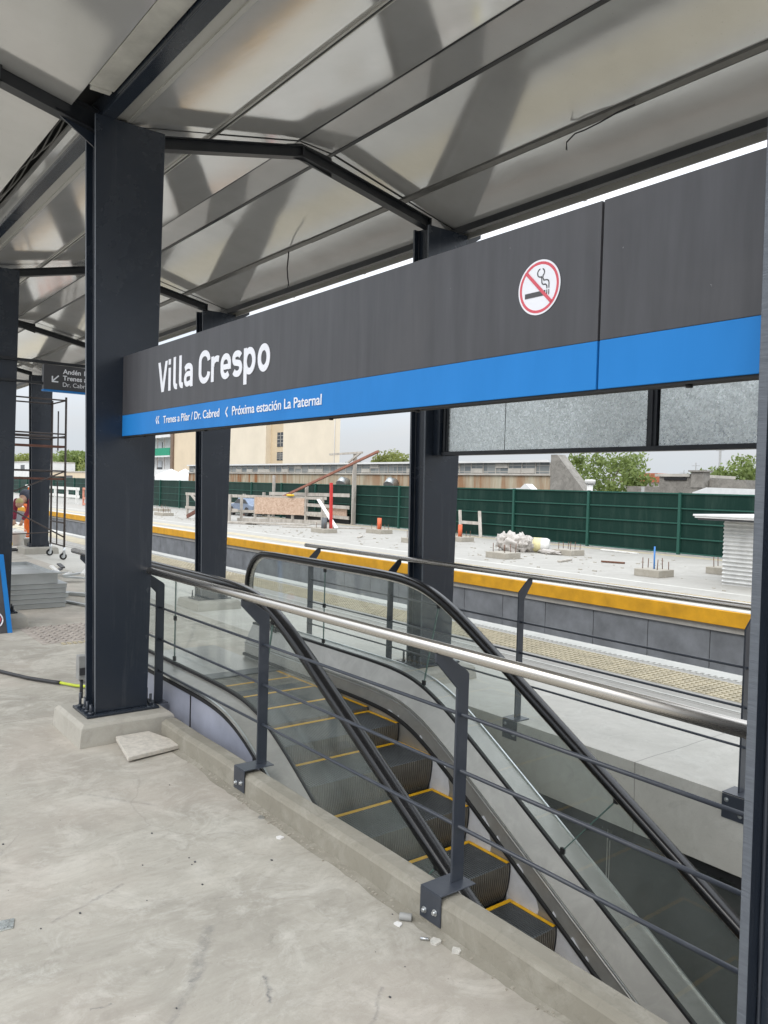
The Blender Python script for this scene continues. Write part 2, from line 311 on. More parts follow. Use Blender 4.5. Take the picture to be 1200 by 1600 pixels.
flat('car_paint', (.22, .27, .36), .25, .4, .1, 3)

# ------------------------------------------------------------------ mesh helpers
class MB:
    def __init__(s, o=(0, 0, 0)): s.bm = bmesh.new(); s.o = Vector(o); s.mi = 0
    def face(s, pts):
        vs = [s.bm.verts.new(Vector(p) - s.o) for p in pts]; f = s.bm.faces.new(vs); f.material_index = s.mi; return f
    def hexa(s, P):
        v = [s.bm.verts.new(Vector(p) - s.o) for p in P]
        for q in ((0, 3, 2, 1), (4, 5, 6, 7), (0, 1, 5, 4), (1, 2, 6, 5), (2, 3, 7, 6), (3, 0, 4, 7)):
            f = s.bm.faces.new([v[i] for i in q]); f.material_index = s.mi
        return s
    def box(s, x0, x1, y0, y1, z0, z1):
        return s.hexa([(x0, y0, z0), (x1, y0, z0), (x1, y1, z0), (x0, y1, z0), (x0, y0, z1), (x1, y0, z1), (x1, y1, z1), (x0, y1, z1)])
    def bar(s, a, b, w_, h_, up=(0, 0, 1)):
        a, b = Vector(a), Vector(b); d = (b - a).normalized(); u = Vector(up)
        if abs(d.dot(u)) > .98: u = Vector((0, 1, 0))
        r = d.cross(u).normalized(); u = r.cross(d).normalized(); r = r * (w_ / 2); u = u * (h_ / 2)
        return s.hexa([a - r - u, a + r - u, a + r + u, a - r + u, b - r - u, b + r - u, b + r + u, b - r + u])
    def prism(s, poly, y0, y1, ax='y'):
        f = {'y': lambda p, t: (p[0], t, p[1]), 'x': lambda p, t: (t, p[0], p[1]), 'z': lambda p, t: (p[0], p[1], t)}[ax]
        A = [s.bm.verts.new(Vector(f(p, y0)) - s.o) for p in poly]; B = [s.bm.verts.new(Vector(f(p, y1)) - s.o) for p in poly]; n = len(poly)
        for q in [A, B[::-1]] + [[A[i], B[i], B[(i + 1) % n], A[(i + 1) % n]] for i in range(n)]:
            ff = s.bm.faces.new(q); ff.material_index = s.mi
        return s
    def tube(s, pts, r, n=10, cap=True, radii=None):
        pts = [Vector(p) for p in pts]; rings = []; prev = None
        for i, p in enumerate(pts):
            d = (pts[min(i + 1, len(pts) - 1)] - pts[max(i - 1, 0)]).normalized()
            if prev is None:
                a = Vector((0, 0, 1)) if abs(d.z) < .9 else Vector((1, 0, 0)); u = (a - a.dot(d) * d).normalized()
            else: u = (prev - prev.dot(d) * d).normalized()
            prev = u; v = d.cross(u); rr = radii[i] if radii else r
            rings.append([s.bm.verts.new(p + rr * (math.cos(2 * math.pi * k / n) * u + math.sin(2 * math.pi * k / n) * v) - s.o) for k in range(n)])
        for i in range(len(rings) - 1):
            for k in range(n):
                f = s.bm.faces.new([rings[i][k], rings[i][(k + 1) % n], rings[i + 1][(k + 1) % n], rings[i + 1][k]]); f.smooth = True; f.material_index = s.mi
        if cap:
            for q in (rings[0][::-1], rings[-1]): s.bm.faces.new(q).material_index = s.mi
        return s
    def cyl(s, a, b, r, n=12): return s.tube([a, b], r, n)
    def lathe(s, c, prof, n=16):
        c = Vector(c); rings = [[s.bm.verts.new(c + Vector((r * math.cos(2 * math.pi * k / n), r * math.sin(2 * math.pi * k / n), z)) - s.o) for k in range(n)] for r, z in prof]
        for i in range(len(rings) - 1):
            for k in range(n):
                f = s.bm.faces.new([rings[i][k], rings[i][(k + 1) % n], rings[i + 1][(k + 1) % n], rings[i + 1][k]]); f.smooth = True
        s.bm.faces.new(rings[0][::-1]); s.bm.faces.new(rings[-1]); return s
    def sweep(s, prof, path):
        """prof: list of (dx, dz) offsets, path: list of (y, z); closed section swept in the YZ plane, X from the profile"""
        rows = []
        for (y, z) in path: rows.append([s.bm.verts.new(Vector((p[0], y, z + p[1])) - s.o) for p in prof])
        n = len(prof)
        for i in range(len(rows) - 1):
            for k in range(n):
                f = s.bm.faces.new([rows[i][k], rows[i][(k + 1) % n], rows[i + 1][(k + 1) % n], rows[i + 1][k]]); f.material_index = s.mi
        s.bm.faces.new(rows[0][::-1]); s.bm.faces.new(rows[-1]); return s
    def build(s, name, mats, parent=None, bevel=0, smooth=False, seg=2):
        bmesh.ops.recalc_face_normals(s.bm, faces=s.bm.faces[:])
        me = bpy.data.meshes.new(name); s.bm.to_mesh(me); s.bm.free()
        if not isinstance(mats, (list, tuple)): mats = [mats]
        for m in mats: me.materials.append(M[m])
        o = bpy.data.objects.new(name, me); col.objects.link(o)
        if parent is None: o.location = s.o
        else: o.parent = parent
        if smooth:
            for p in me.polygons: p.use_smooth = True
        if bevel:
            b = o.modifiers.new('bevel', 'BEVEL'); b.width = bevel; b.segments = seg; b.limit_method = 'ANGLE'; b.angle_limit = R(40)
        return o
def thing(name, label, cat, o=(0, 0, 0), group=None, rz=0):
    e = bpy.data.objects.new(name, None); col.objects.link(e); e.location = o; e.rotation_euler.z = rz; e.empty_display_size = .1
    e['label'] = label; e['category'] = cat
    if group: e['group'] = group
    return e
def tag(o, label, cat, group=None):
    o['label'] = label; o['category'] = cat
    if group: o['group'] = group
    return o
def struct(o, kind='structure'): o['kind'] = kind; return o
def copy_tree(o, parent=None):
    kids = [c for c in bpy.data.objects if c.parent == o]
    c = o.copy(); col.objects.link(c); c.parent = parent
    for k in kids: copy_tree(k, c)
    return c
def place_text(txt, size, sx, org, right, up, nrm, mat, parent, name='lettering', bold=0.0, space=1.0, width=None, o=(0, 0, 0), depth=.0012):
    cu_ = bpy.data.curves.new('t', 'FONT'); cu_.body = txt; cu_.size = size; cu_.offset = bold; cu_.extrude = depth; cu_.space_character = space; cu_.resolution_u = 6
    ob = bpy.data.objects.new('t', cu_); col.objects.link(ob); bpy.context.view_layer.update()
    me = bpy.data.meshes.new_from_object(ob.evaluated_get(bpy.context.evaluated_depsgraph_get())); bpy.data.objects.remove(ob)
    xs = [v.co.x for v in me.vertices]; x0, x1 = min(xs), max(xs)
    if width: sx = width / (x1 - x0)
    right, up, nrm, org = Vector(right), Vector(up), Vector(nrm), Vector(org) - Vector(o)
    for v in me.vertices: v.co = org + right * ((v.co.x - x0) * sx) + up * v.co.y + nrm * (v.co.z + depth)
    me.materials.clear(); me.materials.append(M[mat]); n = bpy.data.objects.new(name, me); col.objects.link(n); n.parent = parent
    return n

# ------------------------------------------------------------------ ground, platforms, pit
struct(MB((0, 0, -6.5)).box(-1500, 1500, -1500, 1500, -7.0, -6.5).build('ground', 'asphalt'))
m = MB()                                                    # near platform deck with the escalator opening cut out
PX0, PX1, PY0, PY1 = 2.255, 4.62, -4.5, 6.15
for (x0, x1, y0, y1) in ((-8, PX0, -12, PY1), (PX0, PX1, -12, PY0), (-8, PX1, PY1, 90)):
    m.box(x0, x1, y0, y1, -.48, 0)
struct(MB((5.4, 0, 0)).box(PX1, 6.15, -12, 90, -.48, 0).build('platform_floor', 'brightened_floor'))
o = struct(m.build('platform_floor', 'floor_concrete'))
struct(MB((6.3, 0, 0)).box(6.15, 6.36, -12, 90, -.48, .004).build('kerb_strip', 'near_strip_concrete'))
struct(MB((7, 0, 0)).box(6.36, 7.72, -12, 90, -.6, .006).build('platform_edge', 'near_strip_concrete'))
m = MB((7, 0, 0))                                           # truncated-dome strip, one continuous mat
yy = 1.0
m.box(6.72, 7.34, -12, 90, .006, .010)
while yy < 22:
    st = .07 if yy < 14 else .14
    for k in range(8):
        xx = 6.76 + k * .077
        m.bar((xx, yy, .010), (xx, yy, .018), .036, .036)
    yy += st
struct(m.build('tactile_strip', 'tactile_cream'))
m = MB((7.6, 0, 0)); m.box(7.50, 7.74, -12, 90, -.02, .012)
for k in range(320): m.box(7.44, 7.50, 1 + k * .07, 1.035 + k * .07, .004, .012)
struct(m.build('platform_nosing', 'edge_white'))
for x in (6.18, 6.40): struct(MB((x, 0, 0)).box(x, x + .035, -12, 90, .004, .011).build('painted_line', 'edge_white'))
struct(MB((9.5, 0, -1.3)).box(7.4, 12.2, -12, 120, -1.6, -1.15).build('track_bed', 'track_ballast'))
for x in (8.9, 10.6): struct(MB((x, 0, -1.1)).box(x - .035, x + .035, -12, 120, -1.15, -1.0).build('rail', 'rail_steel'))
# opposite platform
struct(MB((17, 0, 0)).box(12.02, 22.6, -14, 120, -.35, 0).build('opposite_platform', 'far_concrete'))
m = MB((12, 0, 0)); m.box(11.96, 12.02, -14, 120, -.245, -.003); struct(m.build('yellow_edge_band', 'yellow_band', bevel=.006))
m = MB((12.1, 0, -.7)); y = -14
while y < 110: m.box(12.06, 12.2, y, y + 1.14, -1.5, -.245); y += 1.155
struct(m.build('platform_wall', 'grey_wall'))
struct(MB((12.1, 0, -.7)).box(12.09, 12.25, -14, 110, -1.5, -.246).build('platform_wall', 'black_matt'))
m = MB((13.1, 0, 0)); m.box(12.75, 13.3, -14, 60, 0, .005)
yy = 3.0
while yy < 16:
    for k in range(6): m.bar((12.81 + k * .09, yy, .005), (12.81 + k * .09, yy, .014), .045, .045)
    yy += .09
struct(m.build('tactile_strip', 'tactile_cream'))
struct(MB((12.2, 0, 0)).box(12.03, 12.3, -14, 110, .0, .004).build('painted_line', 'edge_white'))
struct(MB((15, 0, 0)).box(14.1, 14.25, -14, 110, .0, .004).build('painted_line', 'edge_white'))
struct(MB((21, 0, 0)).box(21.1, 21.5, 4, 40, .0, .005).build('tactile_strip', 'tactile_cream'))
# worn tactile patch further back on the near platform
m = MB((2.6, 9.5, 0)); m.box(2.32, 3.6, 9.0, 10.1, 0, .004)
for i in range(14):
    for j in range(9): m.bar((2.38 + i * .09, 9.06 + j * .12, .004), (2.42 + i * .09, 9.11 + j * .12, .012), .022, .012)
struct(m.build('tactile_strip', 'tactile_red'))
m = MB((2.5, 8.9, 0))
for k in range(16): m.box(2.5 + k * .06, 2.53 + k * .06, 8.87, 8.96, 0, .012)
struct(m.build('tactile_strip', 'tactile_cream'))

# pit walls and beam
tag(MB((4.7, 1, -.2)).box(PX1 + .001, PX1 + .30, PY0, PY1 - .002, -.48, -.001).build('concrete_beam', 'beam_concrete', bevel=.012), 'pale grey concrete edge beam along the far side of the escalator pit', 'beam')
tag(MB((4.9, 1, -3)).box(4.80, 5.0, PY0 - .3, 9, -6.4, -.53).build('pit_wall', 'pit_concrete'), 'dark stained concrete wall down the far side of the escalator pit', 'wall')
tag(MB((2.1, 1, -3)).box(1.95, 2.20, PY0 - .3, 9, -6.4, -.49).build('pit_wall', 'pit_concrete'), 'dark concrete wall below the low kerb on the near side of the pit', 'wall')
m = MB((4.7, 1, -.5)); y = PY0
pts = []
for k in range(120): pts.append((PY0 + k * .0885, -.50 - random.random() * .03))
for (a, b) in zip(pts[:-1], pts[1:]): m.box(4.66, 4.78, a[0], b[0], a[1] - .05, -.481)
tag(m.build('joint_foam', 'black_matt'), 'ragged black joint strip under the pale beam of the pit', 'joint strip')
m = MB((4.8, 2, -1.5))
for (y_, z0, z1, w_) in ((3.42, -1.5, -.62, .006), (3.62, -1.55, -1.0, .006), (3.55, -1.4, -.95, .004), (3.40, -1.2, -.7, .004)): m.box(4.794, 4.799, y_, y_ + w_, z0, z1)
tag(m.build('paint_runs', 'edge_white'), 'thin whitish dribbles of laitance running down the dark pit wall', 'stain')
# kerb along the near side
prof = [(2.165, 0), (2.165, .105), (2.172, .118), (2.195, .130), (2.272, .130), (2.282, .12), (2.282, -.10), (2.25, -.10), (2.25, 0)]
m = MB((2.25, 2, 0)); ys = [PY0, -2, 0, 1.2, 1.7, 2.1, 2.5, 2.9, 3.3, 3.7, 4.1, 4.5, 4.9, 5.30]
rows = []
for y in ys:
    j = [random.uniform(-.004, .004) for _ in range(3)]
    rows.append([m.bm.verts.new(Vector((p[0] + (j[0] if p[0] < 2.2 and p[1] > .05 else 0), y, p[1] + (j[1] if p[1] > .1 else 0))) - m.o) for p in prof])
for a, b in zip(rows[:-1], rows[1:]):
    for k in range(len(prof)): m.bm.faces.new([a[k], a[(k + 1) % len(prof)], b[(k + 1) % len(prof)], b[k]])
m.bm.faces.new(rows[0][::-1]); m.bm.faces.new(rows[-1])
tag(m.build('concrete_kerb', 'curb_concrete', bevel=.008), 'low rough concrete kerb between the floor and the escalator pit', 'kerb')
m = MB((2.15, 2.5, 0)); rr_ = random.Random(4); yy = -3.0; w0 = .03; z0 = .006
while yy < 5.2:
    w1 = min(.06, max(.008, w0 + rr_.uniform(-.012, .012))); z1 = rr_.uniform(.004, .012); y1 = yy + rr_.uniform(.03, .10)
    m.face([(2.166, yy, z0), (2.166 - w0, yy, .0005), (2.166 - w1, y1, .0005), (2.166, y1, z1)]); yy, w0, z0 = y1, w1, z1
struct(m.build('screed_fillet', 'curb_concrete'))

# ------------------------------------------------------------------ columns
FY = 5.57   # front face of the main frame
def column(name, label, cx, fy, bottom, foot, group='dark steel columns carrying the canopy', bolts=True, top=None):
    top = top or (4.325 if cx < 3 else 4.26)
    o0 = (cx, fy + .115, bottom)
    t = thing(name, label, 'column', o0, group)
    wb, wt = .187, .247
    zt = top; zb = bottom + .02
    def tw(z): return wb + (wt - wb) * (z - .15) / (4.22 - .15)
    for k, (ya, nm) in enumerate(((fy, 'front_plate'), (fy + .205, 'back_plate'))):
        m = MB(o0); a, b = tw(zb), tw(zt)
        m.hexa([(cx - a, ya, zb), (cx + a, ya, zb), (cx + a, ya + .022, zb), (cx - a, ya + .022, zb), (cx - b, ya, zt), (cx + b, ya, zt), (cx + b, ya + .022, zt), (cx - b, ya + .022, zt)])
        ob = m.build(nm, ['column_paint', 'cut_edge'], t, bevel=.0015, seg=1)
        for p in ob.data.polygons:
            if abs(p.normal.x) > .8: p.material_index = 1
    m = MB(o0); a, b = tw(zb) - .055, tw(zt) - .055; y0, y1 = fy + .023, fy + .204
    m.hexa([(cx - a, y0, zb), (cx + a, y0, zb), (cx + a, y1, zb), (cx - a, y1, zb), (cx - b, y0, zt), (cx + b, y0, zt), (cx + b, y1, zt), (cx - b, y1, zt)])
    m.build('web_box', 'column_paint', t)
    m = MB(o0)   # weld beads
    for sx in (-1, 1):
        a, b = tw(zb) - .050, tw(zt) - .050
        pts = [(cx + sx * (a + (b - a) * k / 40), y1 - .004, zb + (zt - zb) * k / 40) for k in range(41)]
        m.tube(pts, .005, 5, radii=[.004 + .003 * random.random() for _ in pts])
    m.build('weld_bead', 'rail_paint', t)
    m = MB(o0); m.box(cx - .26, cx + .26, fy - .055, fy + .285, bottom, bottom + .018); m.build('base_plate', 'column_paint', t, bevel=.003)
    if bolts:
        for (dx, dy) in ((-.225, -.02), (-.225, .06), (-.215, .14), (-.225, .22), (.225, .03), (.225, .11), (.225, .21)):
            m = MB(o0); hgt = random.uniform(.07, .125); c_ = (cx + dx, fy + dy)
            m.cyl((*c_, bottom + .018), (*c_, bottom + hgt), .010, 8); m.cyl((*c_, bottom + .018), (*c_, bottom + .036), .019, 6)
            m.build('anchor_bolt', 'rail_paint', t)
    return t
def plinth(label, x0, x1, y0, y1, h, group='concrete plinths under the canopy columns'):
    m = MB(((x0 + x1) / 2, (y0 + y1) / 2, 0)); c = .025
    m.hexa([(x0 - .015, y0 - .015, -.002), (x1 + .01, y0 - .015, -.002), (x1 + .01, y1, -.002), (x0 - .015, y1, -.002), (x0, y0, h - c), (x1, y0, h - c), (x1, y1, h - c), (x0, y1, h - c)])
    m.hexa([(x0, y0, h - c), (x1, y0, h - c), (x1, y1, h - c), (x0, y1, h - c), (x0 + c, y0 + c, h), (x1 - c, y0 + c, h), (x1 - c, y1 - c, h), (x0 + c, y1 - c, h)])
    return tag(m.build('concrete_plinth', 'fresh_render', bevel=.004), label, 'plinth', group)
AX, BX = 1.98, 5.03
FR = [.669, 5.57, 10.36, 15.18, 20.0]
plinth('smooth grey plinth under the big column at the left end of the station name sign', 1.64, 2.30, 5.38, 6.02, .15)
column('steel_column', 'big dark column left of the sign lettering, standing on the nearest grey plinth', AX, FR[1], .152, 0)
column('steel_column', 'dark column cropped by the right edge of the picture, nearest to the camera', AX - .01, FR[0], .152, 0)
plinth('grey plinth under the nearest column at the right edge of the picture', 1.66, 2.30, .40, 1.06, .15)
column('steel_column', 'dark column at the left edge of the picture behind the leaning sign', 2.10, FR[2], .152, 0)
plinth('grey plinth half hidden by the sign leaning at the left edge', 1.78, 2.43, 10.10, 10.9, .15)
column('steel_column', 'dark column in the middle of the picture behind the far escalator handrail', BX, FR[1] + .03, .13, 0)
plinth('grey plinth at the edge of the pit under the middle column', 4.70, 5.36, 5.40, 6.02, .128)
column('steel_column', 'slimmer looking dark column seen below the lettering of the station sign', BX, FR[2] + .1, .13, 0)
plinth('grey plinth seen through the escalator glass below the second far column', 4.70, 5.36, 10.25, 10.95, .128)
column('steel_column', 'dark column hidden behind the big left column', BX, FR[3], .13, 0, bolts=False)
column('steel_column', 'farthest dark column standing behind the scaffold tower', BX + .03, FR[4], .16, 0)
plinth('grey plinth under the farthest column beside the scaffold castors', 4.66, 5.42, 19.75, 20.5, .16)

# ------------------------------------------------------------------ canopy
t = thing('canopy_roof', 'long pitched steel canopy with glossy grey sheet ceiling over the platform', 'canopy roof', (3.5, 8, 4.3))
O = (3.5, 8, 4.3)
YA, YB = -.6, 24.0
def zr(x):   # underside of the right bay
    if x < 3.42: return 4.325 + (x - 1.95) * (4.645 - 4.325) / (3.42 - 1.95)
    if x < 3.76: return 4.645 - (x - 3.42) * .06
    return 4.625 - (x - 3.76) * .228
# ceiling strips (x0, x1), broken at joints so that each panel can tilt a little
frames = [-.6, .80, 5.68, 10.48, 15.29, 20.1, 24.9]
strips = [(1.985, 2.650), (2.668, 3.405), (3.415, 3.735), (3.765, 4.525), (4.60, 5.15)]
def sheet(x0, x1, y0, y1, z0, z1, parent, seed):
    rnd = random.Random(seed); m = MB(O); nx, ny = 1, 1; V = []
    for j in range(ny + 1):
        row = []
        for i in range(nx + 1):
            u, v = i / nx, j / ny; edge = min(u, 1 - u, v, 1 - v)
            dz = (rnd.uniform(-1, 1) * .0011) if edge > 0 else 0
            row.append(m.bm.verts.new(Vector((x0 + (x1 - x0) * u, y0 + (y1 - y0) * v, z0 + (z1 - z0) * u + dz)) - m.o))
        V.append(row)
    for j in range(ny):
        for i in range(nx):
            f = m.bm.faces.new([V[j][i], V[j][i + 1], V[j + 1][i + 1], V[j + 1][i]]); f.smooth = True
    ob = m.build('ceiling_sheet', 'sheet', parent)
    for p in ob.data.polygons: p.use_smooth = False
    s2 = ob.modifiers.new('solid', 'SOLIDIFY'); s2.thickness = .004; s2.offset = 1
    return ob
sd_ = 0
for fa, fb in zip(frames[:-1], frames[1:]):
    cuts = [(fa + .01, fb - .01)] if fa > 5 and fa < 6 else [(fa + .01, fb - .01)]
    for (x0, x1) in strips:
        segs = [(fa + .012, fb - .012)]
        if x0 > 4 and 5 < fa < 6: segs = [(fa + .012, 7.33), (7.338, fb - .012)]
        if 3.7 < x0 < 4 and 5 < fa < 6: segs = [(fa + .012, 7.33), (7.338, fb - .012)]
        for (y0, y1) in segs:
            sd_ += 1; sheet(x0, x1, y0, y1, zr(x0) + .012, zr(x1) + .012, t, sd_)
    # left bay: rises to the left
    def zl(x): return 4.375 + (1.60 - x) * .228
    lx1 = 1.60
    for (x0, x1) in ((.45, lx1),):
        sd_ += 1
        if x0 > 0: sheet(x0, x1, fa + .012, fb - .012, zl(x0), zl(x1), t, sd_)
        else: sheet(x0, x1, fa + .012, fb - .012, zl(.55) - .12, zl(.55), t, sd_)
m = MB(O); _q = [1.80, 2.66, 3.42, 3.76, 4.56, 5.25]; m.prism([(x, zr(x) + .05) for x in _q] + [(x, zr(x) + .085) for x in _q[::-1]], YA, YB); m.prism([(1.79, 4.52), (1.79, 4.55), (1.62, 4.55), (.40, 4.72), (.40, 4.69), (1.60, 4.42), (1.62, 4.52)], YA, YB); m.build('roof_deck', 'purlin_grey', t)
# joints & purlins
for (x, w_, d) in ((2.659, .022, .018), (3.41, .012, .01), (3.75, .035, .03)):
    m = MB(O); m.box(x - w_ / 2, x + w_ / 2, YA, YB, zr(x) + .006, zr(x) + .05); m.build('joint_strip', 'rafter_paint', t)
m = MB(O); m.box(2.632, 2.646, YA, YB, zr(2.64) - .004, zr(2.64) + .014); m.box(2.672, 2.680, YA, YB, zr(2.68) - .004, zr(2.68) + .014); m.build('joint_cover', 'flashing', t)
m = MB(O); m.box(4.528, 4.598, YA, YB, zr(4.56) + .002, zr(4.56) + .06); m.build('purlin', 'purlin_grey', t)
# gutter beam over the near column row (C section open to the left) and its flashing
m = MB(O); m.box(1.775, 1.790, YA, YB, 4.338, 4.47); m.box(1.775, 1.872, YA, YB, 4.323, 4.338); m.box(1.857, 1.872, YA, YB, 4.338, 4.47); m.build('gutter_beam', 'column_paint', t, bevel=.004)
m = MB(O); m.box(1.874, 1.984, YA, YB, 4.345, 4.352); m.box(1.955, 1.984, YA, YB, 4.335, 4.345); m.build('flashing', 'flashing', t)
m = MB(O); m.box(1.605, 1.765, YA, 5.30, 4.372, 4.385); m.box(1.62, 1.75, 5.30, 5.34, 4.36, 4.385); m.build('flashing', 'dusty_zinc', t, bevel=.002)
for fa, fb in zip(frames[2:-1], frames[3:]):
    m = MB(O); m.box(1.70, 1.79, fa + .14, fb - .12, 4.36, 4.372); m.box(1.70, 1.705, fa + .14, fb - .12, 4.372, 4.42); m.build('flashing', 'sheet', t)
    c_ = MB(O)
    for q in range(3):
        xx = 1.64 + q * .02; c_.tube([(xx + .012 * math.sin(k * 1.3 + q * 2), fa + .2 + (fb - fa - .4) * k / 22, 4.435 + .02 * math.sin(k * .9 + q)) for k in range(23)], .007, 6)
    c_.build('conduit', 'purlin_grey', t)
m = MB(O); m.box(1.50, 1.80, YA, YB, 4.50, 4.51); m.box(1.50, 1.62, YA, YB, 4.40, 4.50); m.box(1.80, 1.99, YA, YB, 4.472, 4.50); m.build('gutter_trough', 'black_matt', t)
# eave beam over the far row, gutter and white fascia outside
m = MB(O); m.box(5.15, 5.21, YA, YB, 4.255, 4.40); m.build('eave_beam', 'rafter_paint', t, bevel=.003)
m = MB(O); m.box(5.22, 5.30, YA, YB, 4.30, 4.31); m.box(5.30, 5.31, YA, YB, 4.24, 4.31); m.build('gutter', 'flashing', t)
m = MB(O); m.prism([(5.31, 4.25), (5.52, 4.36), (5.52, 4.37), (5.31, 4.26)], YA, YB); m.build('fascia', 'white_trim', t)
m = MB(O)
for y in np.arange(-.4, 24, 1.6): m.bar((5.2, y, 4.30), (5.52, y, 4.345), .03, .03)
m.build('gutter_bracket', 'rafter_paint', t)
# rafters: flanged sections following the slopes
def rafter(y, pts, h=.085, wf=.085):
    m = MB(O)
    for a, b in zip(pts[:-1], pts[1:]):
        for (dz, hh, ww) in ((0, .010, wf), (-h, .010, wf)):
            m.bar((a[0], y, a[1] + dz), (b[0], y, b[1] + dz), ww, hh)
        m.bar((a[0], y, a[1] - h / 2), (b[0], y, b[1] - h / 2), .012, h - .012)
        m.bar((b[0] - .006, y, b[1] - h / 2), (b[0] + .006, y, b[1] - h / 2), wf, h + .012)
    return m.build('rafter', 'rafter_paint', t)
for i, y in enumerate(frames[1:-1]):
    rafter(y, [(2.02, 4.285), (3.44, 4.61), (4.84, 4.335)])
    m = MB(O); m.prism([(3.36, 4.50), (3.50, 4.50), (3.74, 4.44), (3.74, 4.60), (3.44, 4.64), (3.30, 4.60)], y - .004, y + .004); m.build('ridge_gusset', 'rafter_paint', t)
    rafter(y, [(1.84, 4.355), (1.15, 4.515), (.4, 4.69)], h=.14, wf=.10)
    m = MB(O); m.prism([(1.78, 4.12), (1.84, 4.12), (1.84, 4.24), (1.50, 4.33), (1.50, 4.30)], y - .006, y + .006); m.build('haunch_gusset', 'column_paint', t)
    m = MB(O); m.prism([(5.22, 4.14), (5.28, 4.14), (5.52, 4.30), (5.52, 4.34), (5.22, 4.25)], y - .01, y + .01); m.build('haunch_gusset', 'rafter_paint', t)
# loose feeder wires hanging out of joints
def wire(label, pts, r=.006):
    m = MB(pts[0]); m.tube(pts, r, 6)
    e = Vector(pts[-1]); m.tube([e, e + Vector((.02, .01, -.05))], r * .55, 5); m.tube([e, e + Vector((-.015, -.01, -.06))], r * .55, 5)
    return tag(m.build('loose_wire', 'cable_black'), label, 'wire', 'loose wires hanging from the ceiling')
wire('short black wire hanging straight down from the ceiling joint above the sign', [(4.56, 7.75, 4.43), (4.55, 7.74, 4.36), (4.545, 7.75, 4.25), (4.55, 7.745, 4.15), (4.56, 7.74, 4.08)], .008)
wire('black wire drooping along the dark ceiling joint near the right edge', [(4.56, 3.25, 4.432), (4.553, 3.38, 4.425), (4.55, 3.52, 4.405), (4.548, 3.66, 4.395), (4.55, 3.74, 4.40), (4.555, 3.82, 4.365)], .006)

# ------------------------------------------------------------------ station name sign
O = (1.95, 3.2, 2.4)
t = thing('station_sign', 'long black and blue station name sign with white lettering across the picture', 'sign', O)
pan = [(5.568, 1.492), (1.484, .90)]
for (y1, y0) in pan:
    b = MB(O); b.box(1.95, 2.01, y0, y1, 2.276, 2.692); p_ = b.build('sign_panel', 'sign_black', t, bevel=.002)
    b = MB(O); b.box(1.9495, 2.01, y0, y1, 2.130, 2.2755); b.build('blue_band', 'sign_blue', t, bevel=.002)
m = MB(O); m.box(1.955, 2.005, .9, 5.565, 2.122, 2.13); m.build('bottom_trim', 'black_matt', t)
for y in (5.2, 4.25, 2.95, 2.35, 1.2):
    m = MB(O); m.cyl((1.975, y, 2.114), (1.975, y, 2.122), .010, 8); m.build('fixing_screw', 'black_matt', t)
# rounded sans lettering drawn stroke by stroke: x runs from the left end of the word, z from the baseline
SW = .034; XH = .142; CH = .191
def el(cx, cz, rx, rz, a0, a1, n=10): return [(cx + rx * math.cos(R(a0 + (a1 - a0) * k / n)), cz + rz * math.sin(R(a0 + (a1 - a0) * k / n))) for k in range(n + 1)]
def stroke(m, pts, wd=SW, closed=False):
    P = [Vector(p) for p in dedupe(pts, closed)]; n = len(P); L, Rr = [], []
    for i in range(n):
        a = P[(i - 1) % n] if (i > 0 or closed) else P[i]; b = P[(i + 1) % n] if (i < n - 1 or closed) else P[i]
        d0 = (P[i] - a).normalized() if (P[i] - a).length > 1e-9 else (b - P[i]).normalized(); d1 = (b - P[i]).normalized() if (b - P[i]).length > 1e-9 else d0
        d = (d0 + d1).normalized(); nn = Vector((-d.y, d.x)); k = wd / 2 / max(.5, nn.dot(Vector((-d0.y, d0.x))))
        L.append(P[i] + nn * k); Rr.append(P[i] - nn * k)
    m.dd = getattr(m, 'dd', 0) + 1; xf = 1.9476 - .0006 * m.dd
    for i in range(n if closed else n - 1):
        j = (i + 1) % n; q = [L[i], Rr[i], Rr[j], L[j]]
        m.hexa([(1.9494, 4.914 - v.x, 2.385 + v.y) for v in q] + [(xf, 4.914 - v.x, 2.385 + v.y) for v in q])
def bowl(x0, x1, z0, z1):
    h = SW / 2; rx = (x1 - x0) / 2 - h; rz = min(rx * 1.15, (z1 - z0) / 2 - h); cx = (x0 + x1) / 2
    return el(cx, z1 - h - rz, rx, rz, 0, 180, 14) + el(cx, z0 + h + rz, rx, rz, 180, 360, 14)
def dedupe(p, closed=True):
    o_ = [p[0]]
    for q in p[1:]:
        if math.hypot(q[0] - o_[-1][0], q[1] - o_[-1][1]) > 1e-5: o_.append(q)
    if closed and math.hypot(o_[0][0] - o_[-1][0], o_[0][1] - o_[-1][1]) < 1e-5: o_.pop()
    return o_
def letter(fn):
    m = MB(O); fn(m); m.build('lettering', 'white_vinyl', t)
h = SW / 2
letter(lambda m: m.prism([(4.914 - a, 2.385 + b) for a, b in ((0, CH), (.037, CH), (.0765, .055), (.116, CH), (.153, CH), (.096, 0), (.057, 0))], 1.9475, 1.9485, 'x'))
letter(lambda m: (stroke(m, [(.186, 0), (.186, XH)]), stroke(m, [(.186, .162), (.186, .196)])))
for x in (.262, .349): letter(lambda m, x=x: stroke(m, [(x, .200), (x, .045)] + el(x + .028, .045, .028, .028, 180, 270, 6)[1:] + [(x + .04, h)]))
letter(lambda m: (stroke(m, [(.420, .108)] + el(.465, .098, .047, XH - h - .098, 155, 0, 10) + [(.512, 0)]), stroke(m, [(.512, .078), (.455, .078)] + el(.455, .0475, .031, .0305, 90, 270, 8)[1:] + [(.512, .026)], SW * .9)))
letter(lambda m: stroke(m, el(.6885, .128, .058, .0455, 0, 180, 12) + el(.6885, .0635, .058, .0465, 180, 360, 12)))
